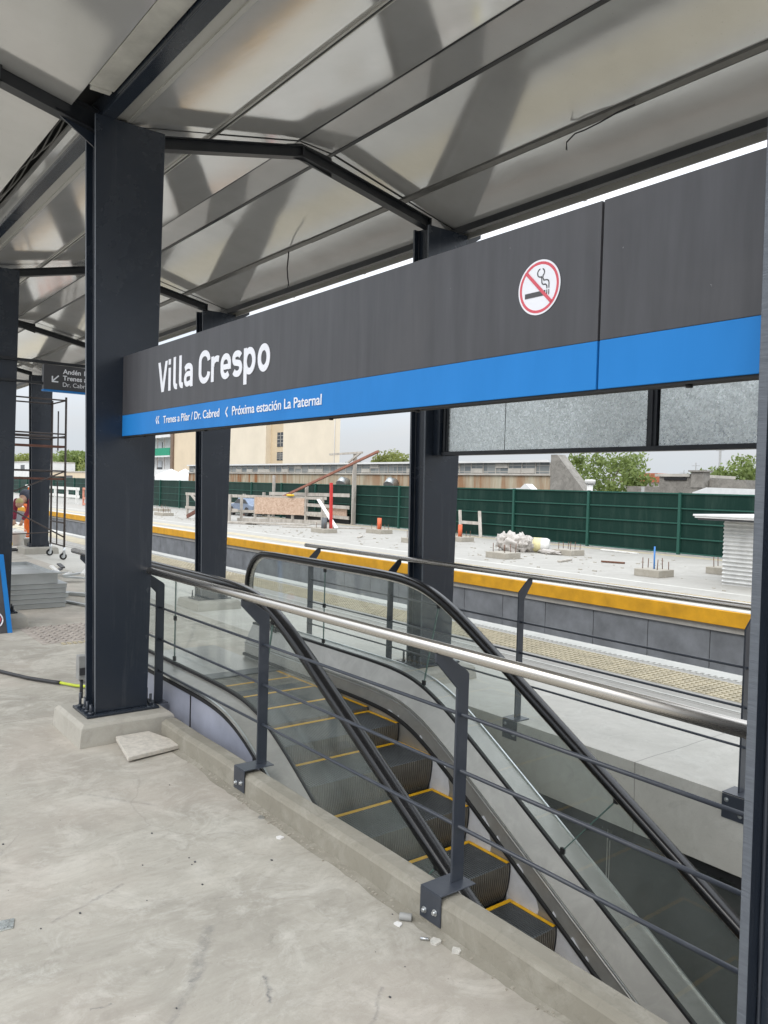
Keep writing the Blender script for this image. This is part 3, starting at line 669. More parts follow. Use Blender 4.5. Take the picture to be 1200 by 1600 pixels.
letter(lambda m: (stroke(m, [(.795, 0), (.795, XH)]), stroke(m, [(.800, .085)] + el(.850, .090, .050, .035, 170, 60, 7))))
letter(lambda m: (stroke(m, [(.925, .068), (1.010, .068)], SW * .85), stroke(m, [(1.004, .052), (1.004, .085)] + el(.9595, .085, .0445, .040, 0, 180, 12) + el(.9595, .058, .0445, .041, 180, 318, 10), SW * .97)))
letter(lambda m: stroke(m, el(1.093, .100, .040, .025, 20, 90, 5) + el(1.087, .100, .034, .025, 90, 235, 8)[1:] + el(1.099, .046, .036, .029, 62, -90, 10) + el(1.093, .044, .042, .027, 270, 205, 5)[1:], SW * .97))
letter(lambda m: (stroke(m, [(1.185, -.048), (1.185, XH)]), stroke(m, bowl(1.168, 1.296, 0, XH), SW, True)))
letter(lambda m: stroke(m, bowl(1.320, 1.445, 0, XH), SW, True))
place_text('Trenes a Pilar / Dr. Cabred', .066, 1, (1.9485, 4.816, 2.186), (0, -1, 0), (0, 0, 1), (-1, 0, 0), 'white_vinyl', t, bold=.0004, width=.796, o=O)
place_text('Próxima estación La Paternal', .070, 1, (1.9485, 3.866, 2.184), (0, -1, 0), (0, 0, 1), (-1, 0, 0), 'white_vinyl', t, bold=.0004, width=.876, o=O)
m = MB(O)
def chev(y, zc, h=.026, w_=.024):
    for s_ in (-1, 1): m.bar((1.9475, y, zc), (1.9475, y - w_, zc + s_ * h), .008, .0025, up=(1, 0, 0))
for _c in ((4.937, 2.211, .024, .020), (4.908, 2.211, .024, .020), (3.945, 2.205, .026, .024)):
    m = MB(O); chev(*_c); m.build('chevron', 'white_vinyl', t)
# no-smoking disc
cy, cz, rr = 1.727, 2.477, .088
def disc(r, x, mat, nm, par, r0=0):
    m = MB(O); n = 64
    A = [(x, cy + r * math.cos(2 * math.pi * k / n), cz + r * math.sin(2 * math.pi * k / n)) for k in range(n)]
    if r0:
        B = [(x, cy + r0 * math.cos(2 * math.pi * k / n), cz + r0 * math.sin(2 * math.pi * k / n)) for k in range(n)]
        for k in range(n): m.face([A[k], A[(k + 1) % n], B[(k + 1) % n], B[k]])
    else: m.face(A)
    ob = m.build(nm, mat, par); sl = ob.modifiers.new('s', 'SOLIDIFY'); sl.thickness = .0006; return ob
dd = disc(rr, 1.9485, 'white_vinyl', 'no_smoking_disc', t)
m = MB(O)
m.bar((1.9468, cy + .058, cz - .021), (1.9468, cy - .028, cz - .021), .016, .0006, up=(1, 0, 0))
for yy in (-.034, -.042): m.bar((1.9468, cy + yy, cz - .029), (1.9468, cy + yy, cz - .013), .0032, .0006, up=(1, 0, 0))
def ribbon(pts, wd):
    P = []
    for k in range(len(pts) - 1):
        P.append((pts[k], pts[k + 1]))
    for a, b in P: m.bar((1.9468, cy - a[0], cz + a[1]), (1.9468, cy - b[0], cz + b[1]), wd, .0006, up=(1, 0, 0))
def arc(cx_, cz_, r, a0, a1, n=8): return [(cx_ + r * math.cos(R(a0 + (a1 - a0) * k / n)), cz_ + r * math.sin(R(a0 + (a1 - a0) * k / n))) for k in range(n + 1)]
ribbon(arc(.006, .045, .013, 100, 290) + arc(.022, .016, .010, 190, 270, 5) + [(.028, .006)] + arc(.024, -.004, .010, 80, 0, 5) + [(.034, -.009)], .0036)
ribbon(arc(.010, .046, .012, 70, -60) + [(.016, .028), (.02, .02), (.032, .019)] + arc(.031, .008, .011, 80, 0, 5) + [(.042, -.008)], .0036)
m.build('cigarette_symbol', 'charcoal_vinyl', dd)
disc(rr * .93, 1.9478, 'red_vinyl', 'red_ring', dd, rr * .83)
m = MB(O); m.bar((1.9460, cy + .053, cz + .053), (1.9460, cy - .053, cz - .053), .0105, .0006, up=(1, 0, 0)); m.build('red_bar', 'red_vinyl', dd)

# second sign box, seen from its galvanised back
O = (4.95, 3.2, 2.4)
t = thing('sign_box', 'back of a second sign with galvanised sheets in a dark frame, below the blue band', 'sign', O)
for (y0, y1) in ((4.735, 5.46), (3.34, 4.727), (1.9, 3.235), (.72, 1.89)):
    m = MB(O); m.box(4.965, 4.975, y0, y1, 2.16, 2.68); m.build('back_sheet', 'galvanised', t)
m = MB(O); m.bar((4.955, .70, 2.147), (4.955, 5.52, 2.147), .05, .035); m.bar((4.955, .70, 2.69), (4.955, 5.52, 2.69), .05, .035); m.build('frame_rail', 'rafter_paint', t, bevel=.003)
for (y, w_) in ((3.288, .075), (5.475, .055), (.74, .05)):
    m = MB(O); m.box(4.945, 4.985, y - w_ / 2, y + w_ / 2, 2.165, 2.672); m.box(4.93, 4.945, y - .012, y + .012, 2.165, 2.672); m.build('frame_post', 'rafter_paint', t, bevel=.002)
m = MB(O); m.box(4.99, 5.03, .7, 5.5, 2.13, 2.70); m.build('front_panel', 'sign_black', t)
m = MB(O); m.box(4.90, 5.06, 5.505, 5.598, 2.13, 2.70); m.build('mounting_bracket', 'column_paint', t, bevel=.003)

# hanging platform sign
O = (3.2, 10.3, 3.06)
t = thing('hanging_sign', 'small black sign with white arrow hung between two columns at left', 'sign', O)
m = MB(O); m.box(2.62, 4.1, 10.28, 10.36, 2.915, 3.222); m.build('sign_panel', 'sign_black', t, bevel=.002)
m = MB(O); m.box(2.615, 4.105, 10.27, 10.37, 2.895, 2.915); m.build('blue_band', 'sign_blue', t)
m = MB(O); m.bar((2.1, 10.33, 3.25), (4.9, 10.33, 3.25), .035, .035); m.bar((2.1, 10.33, 2.99), (2.62, 10.33, 2.99), .03, .03); m.build('support_arm', 'rafter_paint', t)
for i, (s_, tx, z_, b_) in enumerate(((.082, 'Andén 1', 3.125, .0018), (.082, 'Trenes a', 3.045, .0018), (.076, 'Dr. Cabred', 2.965, 0))):
    place_text(tx, s_, 1, (2.845, 10.279, z_), (1, 0, 0), (0, 0, 1), (0, -1, 0), 'white_vinyl', t, bold=b_, o=O)
m = MB(O); m.bar((2.795, 10.278, 3.095), (2.725, 10.278, 3.025), .016, .002, up=(0, 1, 0)); m.bar((2.72, 10.2775, 3.085), (2.72, 10.2775, 3.012), .016, .002, up=(0, 1, 0)); m.bar((2.713, 10.277, 3.017), (2.79, 10.277, 3.017), .016, .002, up=(0, 1, 0)); m.build('arrow', 'white_vinyl', t)

# sign leaning on the left column
O = (1.9, 9.9, 0)
t = thing('leaning_sign', 'black sign board with blue edge standing on the floor at the left edge', 'sign', O)
m = MB(O); m.hexa([(1.2, 9.86, 0), (2.15, 9.86, 0), (2.15, 9.90, 0), (1.2, 9.90, 0), (1.14, 10.08, .90), (2.09, 10.08, .90), (2.09, 10.12, .90), (1.14, 10.12, .90)]); m.build('sign_panel', 'sign_black', t, bevel=.003)
m = MB(O); m.hexa([(2.152, 9.858, 0), (2.205, 9.858, 0), (2.205, 9.902, 0), (2.152, 9.902, 0), (2.092, 10.078, .90), (2.145, 10.078, .90), (2.145, 10.122, .90), (2.092, 10.122, .90)]); m.build('blue_band', 'sign_blue', t, bevel=.003)
def on_lean(x, z): return (x - .0667 * z, 9.8545 + .2445 * z, z)
m = MB(O)
for (x, z) in ((2.12, .80), (2.07, .81), (2.125, .70), (2.08, .74), (2.05, .86), (2.03, .72)):
    a = on_lean(x, z); m.cyl((a[0], a[1] - .002, a[2]), (a[0], a[1] + .001, a[2]), .014, 12)
m.build('white_dot', 'white_vinyl', t)
m = MB(O); m.tube([(on_lean(2.03 + .085 * math.cos(k * math.pi / 12), .16 + .085 * math.sin(k * math.pi / 12))) for k in range(25)], .008, 6); m.build('pictogram_ring', 'white_vinyl', t)
m = MB(O); a = on_lean(2.03, .16); m.cyl((a[0], a[1] - .002, a[2]), (a[0], a[1] + .002, a[2]), .066, 24); m.build('pictogram_disc', 'red_vinyl', t)

# ------------------------------------------------------------------ railings
def railing(label, px, hx, ztop, hy0, hy1, posts, rails, base_z, side, rad, bracket, group='stainless topped railings round the escalator pit', ry0=None, ry1=None):
    """px: x of posts, hx: x of the handrail; side = direction the post top bends (+1/-1)"""
    O = (px, (hy0 + hy1) / 2, base_z)
    t = thing('railing', label, 'railing', O, group)
    m = MB(O); m.cyl((hx, hy0, ztop), (hx, hy1, ztop), rad, 24); m.build('handrail', 'inox', t)
    for z in rails:
        m = MB(O); m.cyl((px, ry0 if ry0 is not None else hy0, z), (px, ry1 if ry1 is not None else hy1, z), .0085, 10); m.build('rail', 'rail_paint', t)
    for y in posts:
        zb = ztop - rad - .155; hw = .033; zt = ztop - rad
        poly = [(px - hw, base_z), (px + hw, base_z)]
        if side < 0: poly += [(px + hw, zb + .055), (px + hw - .012, zb + .07), (hx + .022, zt + .004), (hx - .022, zt + .004), (hx - .022, zt - .03), (px - hw, zb)]
        else: poly += [(px + hw, zb), (hx + .022, zt - .03), (hx + .022, zt + .004), (hx - .022, zt + .004), (px - hw + .012, zb + .07), (px - hw, zb + .055)]
        m = MB(O); m.prism(poly, y - .006, y + .006); p = m.build('post', 'rail_paint', t, bevel=.0015)
        if bracket == 'kerb':
            m = MB(O); x0 = px - .148
            m.box(x0, x0 + .006, y - .065, y + .065, .018, .145); m.box(x0, px + .052, y - .065, y + .065, .145, .151)
            b = m.build('bracket', 'rail_paint', p, bevel=.003)
            for (dy, dz) in ((-.03, .07), (.035, .055)): m = MB(O); m.cyl((x0, y + dy, dz), (x0 - .012, y + dy, dz), .009, 6); m.cyl((x0, y + dy, dz), (x0 - .002, y + dy, dz), .014, 12); m.build('bolt', 'zinc', p)
        elif bracket == 'beam':
            m = MB(O); x0 = PX1 - .003
            m.box(x0 - .007, x0, y - .075, y + .075, -.15, -.002); m.box(x0 - .007, px + .06, y - .075, y + .075, .002, .009)
            b = m.build('bracket', 'rail_paint', p, bevel=.003)
            for (dy, dz) in ((-.045, -.11), (.045, -.035)): m = MB(O); m.cyl((x0 - .006, y + dy, dz), (x0 - .018, y + dy, dz), .009, 6); m.cyl((x0 - .006, y + dy, dz), (x0 - .009, y + dy, dz), .014, 12); m.build('bolt', 'zinc', p)
    return t
railing('near railing with thick stainless handrail running across the escalator', 2.305, 2.17, 1.163, .85, 7.42, (.72, 2.395, 4.10, 5.70, 7.15), (.865, .625, .385), .15, -1, .0255, 'kerb', ry0=.6, ry1=7.3)
railing('far railing with thinner looking stainless handrail behind the escalator', 4.70, 4.80, 1.135, -1.2, 7.62, (-.3, 2.40, 4.245, 5.92, 7.35), (.775, .53, .285), .008, 1, .024, 'beam', ry0=-1.2, ry1=7.4)

# ------------------------------------------------------------------ escalator
SL = .605
def sp_(y, y0, wd=.17): return -SL * wd * math.log1p(math.exp(min(60, (y0 - y) / wd)))
YE = -2.6
def ys_(a, b, n): return [a + (b - a) * k / n for k in range(n + 1)]
O = (3.28, 5.0, 0)
t = thing('escalator', 'escalator going down between glass balustrades with black handrails and yellow edged steps', 'escalator', O)
SX0, SX1 = 2.68, 3.895
# one step: grooved tread and riser
def step_mesh(oy, oz, with_riser=True, rise=.246, name='step'):
    oo = Vector((3.28, oy, oz)); bm = bmesh.new(); pitch = .0195; n = int((SX1 - SX0) / pitch)
    # profile from rear of the tread to the nose and down the riser
    prof = [(0, 0, 0), (-.395, 0, 0), (-.405, -.006, 1), (-.407, -.05, 1), (-.402, -.11, 1), (-.392, -.17, 1), (-.375, -.225, 1), (-.36, -.262, 1)]
    rows = []
    xs = []
    for k in range(n):
        x = SX0 + k * pitch; xs += [(x, 0), (x + pitch * .5, 0), (x + pitch * .5, 1), (x + pitch, 1)]
    for (dy, dz, kk) in prof:
        r_ = []
        for (x, g_) in xs:
            off = (.006 if g_ else 0)
            if kk == 0: p = (x - 3.28, dy, dz - off * .8)
            else: p = (x - 3.28, dy + off, dz)
            r_.append(bm.verts.new(p))
        rows.append(r_)
    for a, b in zip(rows[:-1], rows[1:]):
        i = rows.index(a)
        for k in range(len(xs) - 1):
            f = bm.faces.new([a[k], a[k + 1], b[k + 1], b[k]]); f.material_index = 1 if i >= 2 else 0
    # side cheek
    for sx in (SX0 - 3.28 - .001, SX1 - 3.28):
        vs = [bm.verts.new((sx, p[0], p[1])) for p in prof] + [bm.verts.new((sx, 0, -.26))]; bm.faces.new(vs)
    me = bpy.data.meshes.new(name); bm.to_mesh(me); bm.free(); me.materials.append(M['step_metal']); me.materials.append(M['step_riser']); return me
sme = step_mesh(0, 0)
bm_ = MB(); W = SX1 - SX0; h_ = W / 2
bm_.box(SX0 - 3.28, SX1 - 3.28 - .0, -.032, -.002, .0005, .0035)
bm_.box(SX1 - 3.28 - .028, SX1 - 3.28, -.395, -.034, .0005, .0035); bm_.box(SX0 - 3.28, SX0 - 3.28 + .028, -.395, -.034, .0005, .0035)
yob = bm_.build('edge_marking', 'yellow_marking', t); yme = yob.data; bpy.data.objects.remove(yob)
lev = [(4.75 + .405 * 5, 0), (4.75 + .405 * 4, 0), (4.75 + .405 * 3, 0), (4.75 + .405 * 2, -.003), (4.75 + .405, -.035)] + [(4.75 - .405 * k, -.182 - .2435 * k) for k in range(15)]
for (y, z) in lev:
    s_ = bpy.data.objects.new('step', sme); col.objects.link(s_); s_.parent = t; s_.location = (0, y - O[1], z)
    e_ = bpy.data.objects.new('edge_marking', yme); col.objects.link(e_); e_.parent = s_
m = MB(O); m.box(SX0, SX1, 6.78, 8.05, -.02, .004); m.build('landing_plate', 'deck', t)
m = MB(O); m.box(SX0, SX1, 6.62, 6.80, .004, .014)
m.build('comb_plate', 'step_metal', t)
ZG = .34
yl = [7.35, 7.0, 6.6, 6.2] + ys_(5.9, 3.4, 36) + ys_(3.3, YE, 12)
def gpath(y0, z0): return [(y, z0 + sp_(y, y0)) for y in yl]
for (gx, s_) in ((4.005, 1), (2.565, -1)):
    nm = 'far' if s_ > 0 else 'near'
    ix = (SX1 + .008) if s_ > 0 else (SX0 - .008)     # skirt plane
    # inner deck
    m = MB(O); P = [(gx - s_ * .012, 0), (gx - s_ * .012, -.03), (ix + s_ * .010, -.185), (ix + s_ * .010, -.165)]; m.sweep(P, gpath(4.63, ZG)); m.build('inner_deck', 'skirt', t)
    # skirt panel
    m = MB(O); m.sweep([(ix, -.186), (ix + s_ * .02, -.186), (ix + s_ * .02, -.75), (ix, -.75)], gpath(4.63, ZG)); m.build('skirt_panel', 'skirt', t)
    m = MB(O)
    for dz in (-.168, -.190): m.sweep([(ix - s_ * .004, dz), (ix + s_ * .004, dz), (ix + s_ * .004, dz - .007), (ix - s_ * .004, dz - .007)], gpath(4.63, ZG))
    m.build('moulding', 'zinc', t)
    # black brush strip
    m = MB(O); bp = [(y, .052 + sp_(y, 4.66)) for y in yl]
    m.sweep([(ix - s_ * .003, 0), (ix - s_ * .022, -.004), (ix - s_ * .022, -.026), (ix - s_ * .003, -.03)], bp); b_ = m.build('skirt_brush', 'black_matt', t)
    if s_ > 0:
        rnd = random.Random(3)
        y = 4.9
        while y > 1.6:
            if rnd.random() < .7:
                m = MB(O); l_ = rnd.uniform(.02, .09); z = .056 + sp_(y, 4.66); z2 = .056 + sp_(y - l_, 4.66)
                m.prism([(y, z), (y - l_, z2), (y - l_ * .9, z2 + rnd.uniform(.004, .016)), (y - l_ * .2, z + rnd.uniform(.0, .014))], ix - .007, ix - .004, 'x'); m.build('torn_film', 'film_white', b_)
            y -= rnd.uniform(.05, .16)
        # protective film still on the lower skirt, torn at the top
        for k in range(1, 7):
            m = MB(O)
            yn = 4.345 - .405 * (k - 1); z2 = -.182 - .2435 * k - .03; x = ix - .003
            def zb_(y): return .052 + sp_(y, 4.66) - .034
            wd_ = .16 + .03 * k
            pts = [(yn + .03, z2), (yn + .03, zb_(yn) - .005), (yn - .02, zb_(yn - .02) - rnd.uniform(0, .01)), (yn - .06, zb_(yn - .06) - rnd.uniform(0, .012)), (yn - .10, zb_(yn - .10) - rnd.uniform(0, .02)), (yn - wd_ * .9, zb_(yn - wd_ * .9) - .01), (yn - wd_, (z2 + zb_(yn - wd_)) / 2), (yn - wd_ * .93, z2)]
            m.prism(pts, x - .001, x, 'x'); m.build('torn_film', 'film_white', t)
    # glass base channel
    m = MB(O); m.sweep([(gx - .014, 0), (gx + .014, 0), (gx + .014, .020), (gx - .014, .020)], gpath(4.63, ZG)); m.build('glass_channel', 'black_matt', t)
    # outer deck and cladding
    ox = gx + s_ * .185
    m = MB(O); m.sweep([(gx + s_ * .012, .0), (ox, -.012), (ox, -.035), (gx + s_ * .012, -.03)], gpath(4.60, ZG)); m.build('outer_deck', 'skirt', t)
    m = MB(O); m.sweep([(ox + s_ * .001, .002), (ox + s_ * .013, .002), (ox + s_ * .013, -.018), (ox + s_ * .001, -.018)], gpath(4.60, ZG)); m.build('deck_trim', 'zinc', t)
    m = MB(O); m.sweep([(ox + s_ * .001, -.026), (ox + s_ * .011, -.026), (ox + s_ * .011, -.052), (ox + s_ * .001, -.052)], gpath(4.60, ZG)); m.build('deck_trim', 'black_matt', t)
    cuts = [7.35, 6.35, 5.30, 4.35, 3.4, 2.4, 1.3, .2, -1.2, YE]
    for a, b in zip(cuts[:-1], cuts[1:]):
        m = MB(O); n = 8; ylist = ys_(a - .004, b + .004, n)
        pl = [(y, ZG - .055 + sp_(y, 4.60)) for y in ylist] + [(y, min(-.05, ZG + sp_(y, 4.60) - .9)) for y in ylist[::-1]]
        m.prism(pl, ox - s_ * .012, ox - s_ * .002, 'x'); m.build('cladding_panel', 'film_panel' if s_ < 0 else 'skirt', t)
        if s_ < 0 and a < 7:
            m = MB(O); m.box(ox - .004, ox + .001, a - .02, a - .012, ZG + sp_(a, 4.6) - .5, ZG - .06 + sp_(a, 4.6)); m.build('cladding_joint', 'black_matt', t)
    # handrail: loop round the newel
    hz = 1.10; hp = [(y, hz + sp_(y, 4.57)) for y in ys_(YE, 3.3, 10)[:-1] + ys_(3.3, 5.6, 34) + [6.0, 6.5, 6.95]]
    cyn, rn = 7.10, .36
    for k in range(1, 19):
        a = R(90 - k * 11.0); hp.append((cyn + rn * 1.05 * math.cos(a) , hz - rn + rn * math.sin(a)))
    hp.append((7.02, .365)); hp.append((6.85, .355))
    m = MB(O); sect = [(-.044, .0), (-.040, .022), (-.022, .030), (.022, .030), (.040, .022), (.044, .0), (.042, -.020), (.03, -.028), (-.03, -.028), (-.042, -.020)]
    rows = []
    for i, (y, z) in enumerate(hp):
        p0 = Vector(hp[max(0, i - 1)]); p1 = Vector(hp[min(len(hp) - 1, i + 1)]); d = (p1 - p0).normalized(); nrm = Vector((-d.y, d.x))
        rows.append([m.bm.verts.new(Vector((gx + a, y + nrm.x * b, z + nrm.y * b)) - m.o) for a, b in sect])
    for a, b in zip(rows[:-1], rows[1:]):
        for k in range(10):
            f = m.bm.faces.new([a[k], a[(k + 1) % 10], b[(k + 1) % 10], b[k]]); f.smooth = True
    m.bm.faces.new(rows[0][::-1]); m.bm.faces.new(rows[-1]); hr = m.build('handrail', 'black_rubber', t)
    m = MB(O); rows = []; sc = [(-.016, -.029), (.016, -.029), (.016, -.043), (-.016, -.043)]
    for i, (y, z) in enumerate(hp):
        p0 = Vector(hp[max(0, i - 1)]); p1 = Vector(hp[min(len(hp) - 1, i + 1)]); d = (p1 - p0).normalized(); nrm = Vector((-d.y, d.x))
        rows.append([m.bm.verts.new(Vector((gx + a, y + nrm.x * b, z + nrm.y * b)) - m.o) for a, b in sc])
    for a, b in zip(rows[:-1], rows[1:]):
        for k in range(4): m.bm.faces.new([a[k], a[(k + 1) % 4], b[(k + 1) % 4], b[k]])
    m.build('handrail_guide', 'inox', t)
    # glass panes, cut by slanted joints
    top = [(y, z - .03) for (y, z) in hp if True][:47]
    def ztop_(y): return hz - .03 + sp_(y, 4.57)
    def zbot_(y): return ZG + .018 + sp_(y, 4.63)
    J = [(6.02, 0), (4.52, .16), (3.0, .42), (1.5, .42), (0, .42), (-1.5, .42)]      # y at mid height, slant
    def pane(ya, sa, yb, sb, newel=False):
        n = 14; T, B = [], []
        for k in range(n + 1):
            f_ = k / n
            yt = (ya - sa / 2) * (1 - f_) + (yb - sb / 2) * f_ if not newel else 7.05 * (1 - f_) + (yb - sb / 2) * f_
            yb_ = (ya + sa / 2) * (1 - f_) + (yb + sb / 2) * f_ if not newel else 6.95 * (1 - f_) + (yb + sb / 2) * f_
            T.append((yt, ztop_(yt))); B.append((yb_, zbot_(yb_)))
        if newel:
            arcp = [(7.10 + (rn - .03) * 1.05 * math.cos(R(90 - k * 11)), hz - rn + (rn - .03) * math.sin(R(90 - k * 11))) for k in range(1, 16)]
            T = arcp[::-1] + T
        m = MB(O); m.prism(T + B[::-1], gx - .005, gx + .005, 'x'); return m.build('glass_pane', 'glass', t)
    pane(0, 0, J[0][0] + .004, J[0][1], True)
    for a, b in zip(J[:-1], J[1:]): pane(a[0] - .004, a[1], b[0] + .004, b[1])
    for (y, s2) in J[:4]:
        yt = y - s2 / 2; yb_ = y + s2 / 2
        m = MB(O); m.bar((gx, yt, ztop_(yt)), (gx, yb_, zbot_(yb_)), .011, .006, up=(0, 1, 0)); m.build('glass_joint', 'glass_edge', t)
        for f_ in (.04, .5, .96):
            m = MB(O); yy = yt + (yb_ - yt) * f_; zz = ztop_(yt) + (zbot_(yb_) - ztop_(yt)) * f_; m.box(gx - .009, gx + .009, yy - .015, yy + .015, zz - .018, zz + .018); m.build('joint_clip', 'black_matt', t)
m = MB(O); m.prism([(6.0, -.9), (7.9, -.9), (7.9, -.05), (6.2, -.05)], 2.72, 3.85, 'x'); m.build('truss', 'black_matt', t)

# ------------------------------------------------------------------ things lying about on the near platform
m = MB((2.0, 5.15, 0)); P = [(1.80, 4.93), (2.215, 5.00), (2.10, 5.36), (1.86, 5.34)]
m.hexa([(*P[0], .012), (*P[1], .008), (*P[2], .020), (*P[3], .028), (*P[0], .040), (*P[1], .036), (*P[2], .048), (*P[3], .056)])
tag(m.build('tile_slab', 'tile_slab', bevel=.004), 'loose cream paving tile lying against the big column plinth', 'tile')
tag(MB((.72, 3.4, 0)).hexa([(.58, 3.37, .001), (.765, 3.35, .001), (.785, 3.42, .001), (.60, 3.45, .001), (.58, 3.37, .006), (.765, 3.35, .006), (.785, 3.42, .006), (.60, 3.45, .006)]).build('metal_offcut', 'galvanised'), 'small grey metal offcut on the floor at the left edge', 'offcut')
m = MB((2.1, 2.42, 0)); m.cyl((2.085, 2.505, .016), (2.12, 2.465, .016), .016, 12); tag(m.build('foam_plug', 'bucket_grey', bevel=.003), 'dark grey plug lying at the foot of the kerb', 'plug')
rnd = random.Random(5)
def scrap(name, x, y, s, mat, label, cat):
    m = MB((x, y, 0)); pts = [(x + s * rnd.uniform(.5, 1) * math.cos(a), y + s * rnd.uniform(.5, 1) * math.sin(a)) for a in (0, 1.1, 2.2, 3.3, 4.4, 5.4)]
    m.prism(pts, .001, .001 + s * .25, 'z'); return tag(m.build(name, mat), label, cat)
scrap('paper_scrap', 2.055, 2.475, .022, 'paper_scrap', 'white crumb of plaster beside the dark plug', 'scrap')
scrap('plaster_scrap', 2.095, 2.29, .035, 'screed_dust', 'pale plaster smear on the floor below the nearest railing bracket', 'scrap')
scrap('plaster_scrap', 2.125, 2.20, .026, 'screed_dust', 'pale plaster crumb right of the nearest railing bracket', 'scrap')
m = MB((2.07, 2.33, 0)); m.cyl((2.06, 2.34, .008), (2.085, 2.315, .008), .006, 8); tag(m.build('metal_clip', 'zinc'), 'tiny shiny clip on the floor by the nearest bracket', 'clip')
scrap('crumpled_foil', 2.10, 3.72, .025, 'zinc', 'crumpled shiny foil on the floor beside the second bracket', 'scrap')
scrap('paper_scrap', 2.06, 3.45, .028, 'paper_scrap', 'small torn white paper near the middle of the kerb', 'scrap')
m = MB((2.1, 3.6, 0))
for k in range(260):
    y = rnd.gauss(3.7, .35) if k % 2 else rnd.uniform(1.6, 5.0); x = 2.155 - abs(rnd.gauss(0, .022)); s = rnd.uniform(.0015, .006)
    m.box(x - s, x + s, y - s, y + s, 0, s)
struct(tag(m.build('debris', 'pedestal_concrete'), 'sandy grit and crumbs swept along the foot of the kerb', 'grit'), 'stuff')
m = MB((1, 3, 0))
for k in range(70):
    x = rnd.uniform(-.2, 2.1); y = rnd.uniform(1.6, 6); s = rnd.uniform(.001, .004); m.box(x - s, x + s, y - s, y + s * 1.6, 0, s)
struct(tag(m.build('grit', 'charcoal_vinyl'), 'scattered dark specks of grit on the concrete floor', 'grit'), 'stuff')
# cable
m = MB((1.6, 7.8, 0)); m.tube([(.9, 9.3, .02), (1.3, 8.5, .02), (1.62, 7.95, .02), (1.80, 7.48, .02), (1.95, 7.20, .022), (1.99, 7.14, .024)], .017, 8)
cb = m.build('cable', 'cable_black'); tag(cb, 'thick black cable with a yellow green end lying behind the big column', 'cable')
m = MB((1.6, 7.8, 0)); m.tube([(1.985, 7.15, .024), (2.08, 6.98, .02), (2.2, 6.8, .03), (2.24, 6.6, .05)], .013, 8); m.build('bare_earth_end', 'earth_cable', cb)
O = (2.05, 6.9, .0)
t = thing('junction_box', 'small grey junction box behind the left edge of the big column', 'junction box', O)
m = MB(O); m.box(1.985, 2.06, 6.60, 6.68, .16, .36); m.build('box', 'bucket_grey', t, bevel=.006); m = MB(O); m.box(1.99, 2.05, 6.59, 6.60, .2, .26); m.cyl((2.02, 6.64, .0), (2.02, 6.64, .16), .014, 8); m.build('conduit', 'cable_black', t)
# stack of galvanised trays
for k in range(6):
    h = .085 if k < 5 else .15; z0 = .005 + k * .068; dx = rnd.uniform(-.05, .05); x0, x1, y0, y1 = 2.2 + dx, 3.26 + dx + (.0 if k < 5 else -.1), 11.5, 13.2
    m = MB((2.7, 12.3, 0)); zt = z0 + (.06 if k < 5 else .15)
    for (a, b, c, d) in ((x0, x1, y0, y0 + .01), (x0, x1, y1 - .01, y1), (x0, x0 + .01, y0 + .01, y1 - .01), (x1 - .01, x1, y0 + .01, y1 - .01)): m.box(a, b, c, d, z0, zt)
    if k < 5: m.box(x0 - .01, x1 + .01, y0 - .03, y1, zt, zt + .004)
    else: m.box(x0 + .01, x1 - .01, y0 + .01, y1 - .01, zt - .05, zt - .046); m.box(x0 - .02, x1 + .12, y0 - .05, y0, zt, zt + .006)
    lab = ['galvanised tray at the very bottom of the stack at left', 'galvanised tray second from the bottom of the stack', 'galvanised tray third from the bottom of the stack', 'galvanised tray third from the top of the stack', 'galvanised tray just below the deep top tray', 'deep open galvanised tray on top of the stack at left'][k]
    tag(m.build('metal_tray', 'galvanised_tray'), lab, 'metal tray', 'galvanised trays stacked on the platform')
def plank(name, label, cat, a, b, w_, h_, mat, group=None, up=(0, 0, 1)):
    m = MB(a); m.bar(a, b, w_, h_, up); return tag(m.build(name, mat, bevel=min(w_, h_) * .08), label, cat, group)
plank('steel_profile', 'long galvanised profile on the floor right of the tray stack', 'steel profile', (3.45, 12.9, .03), (4.1, 12.0, .03), .07, .05, 'galvanised_tray', 'metal profiles on the floor')
plank('steel_profile', 'pale thin profile on the floor nearest to the tray stack', 'steel profile', (3.3, 12.2, .02), (3.75, 10.6, .02), .05, .03, 'galvanised_tray', 'metal profiles on the floor')
O = (4.4, 15.2, 0)
t = thing('offcut_pile', 'jumble of white and black metal offcuts behind the tray stack', 'offcut pile', O)
for k in range(9):
    a = (4.05 + rnd.uniform(-.3, .3), 14.6 + rnd.uniform(-.6, .6), .03 + .02 * k); an = rnd.uniform(0, 3.1); l_ = rnd.uniform(.25, .6)
    m = MB(O); m.bar(a, (a[0] + l_ * math.cos(an), a[1] + l_ * math.sin(an), a[2] + rnd.uniform(0, .1)), .07, .03); m.build('offcut', ['white_plastic', 'charcoal_vinyl', 'galvanised_tray'][k % 3], t)

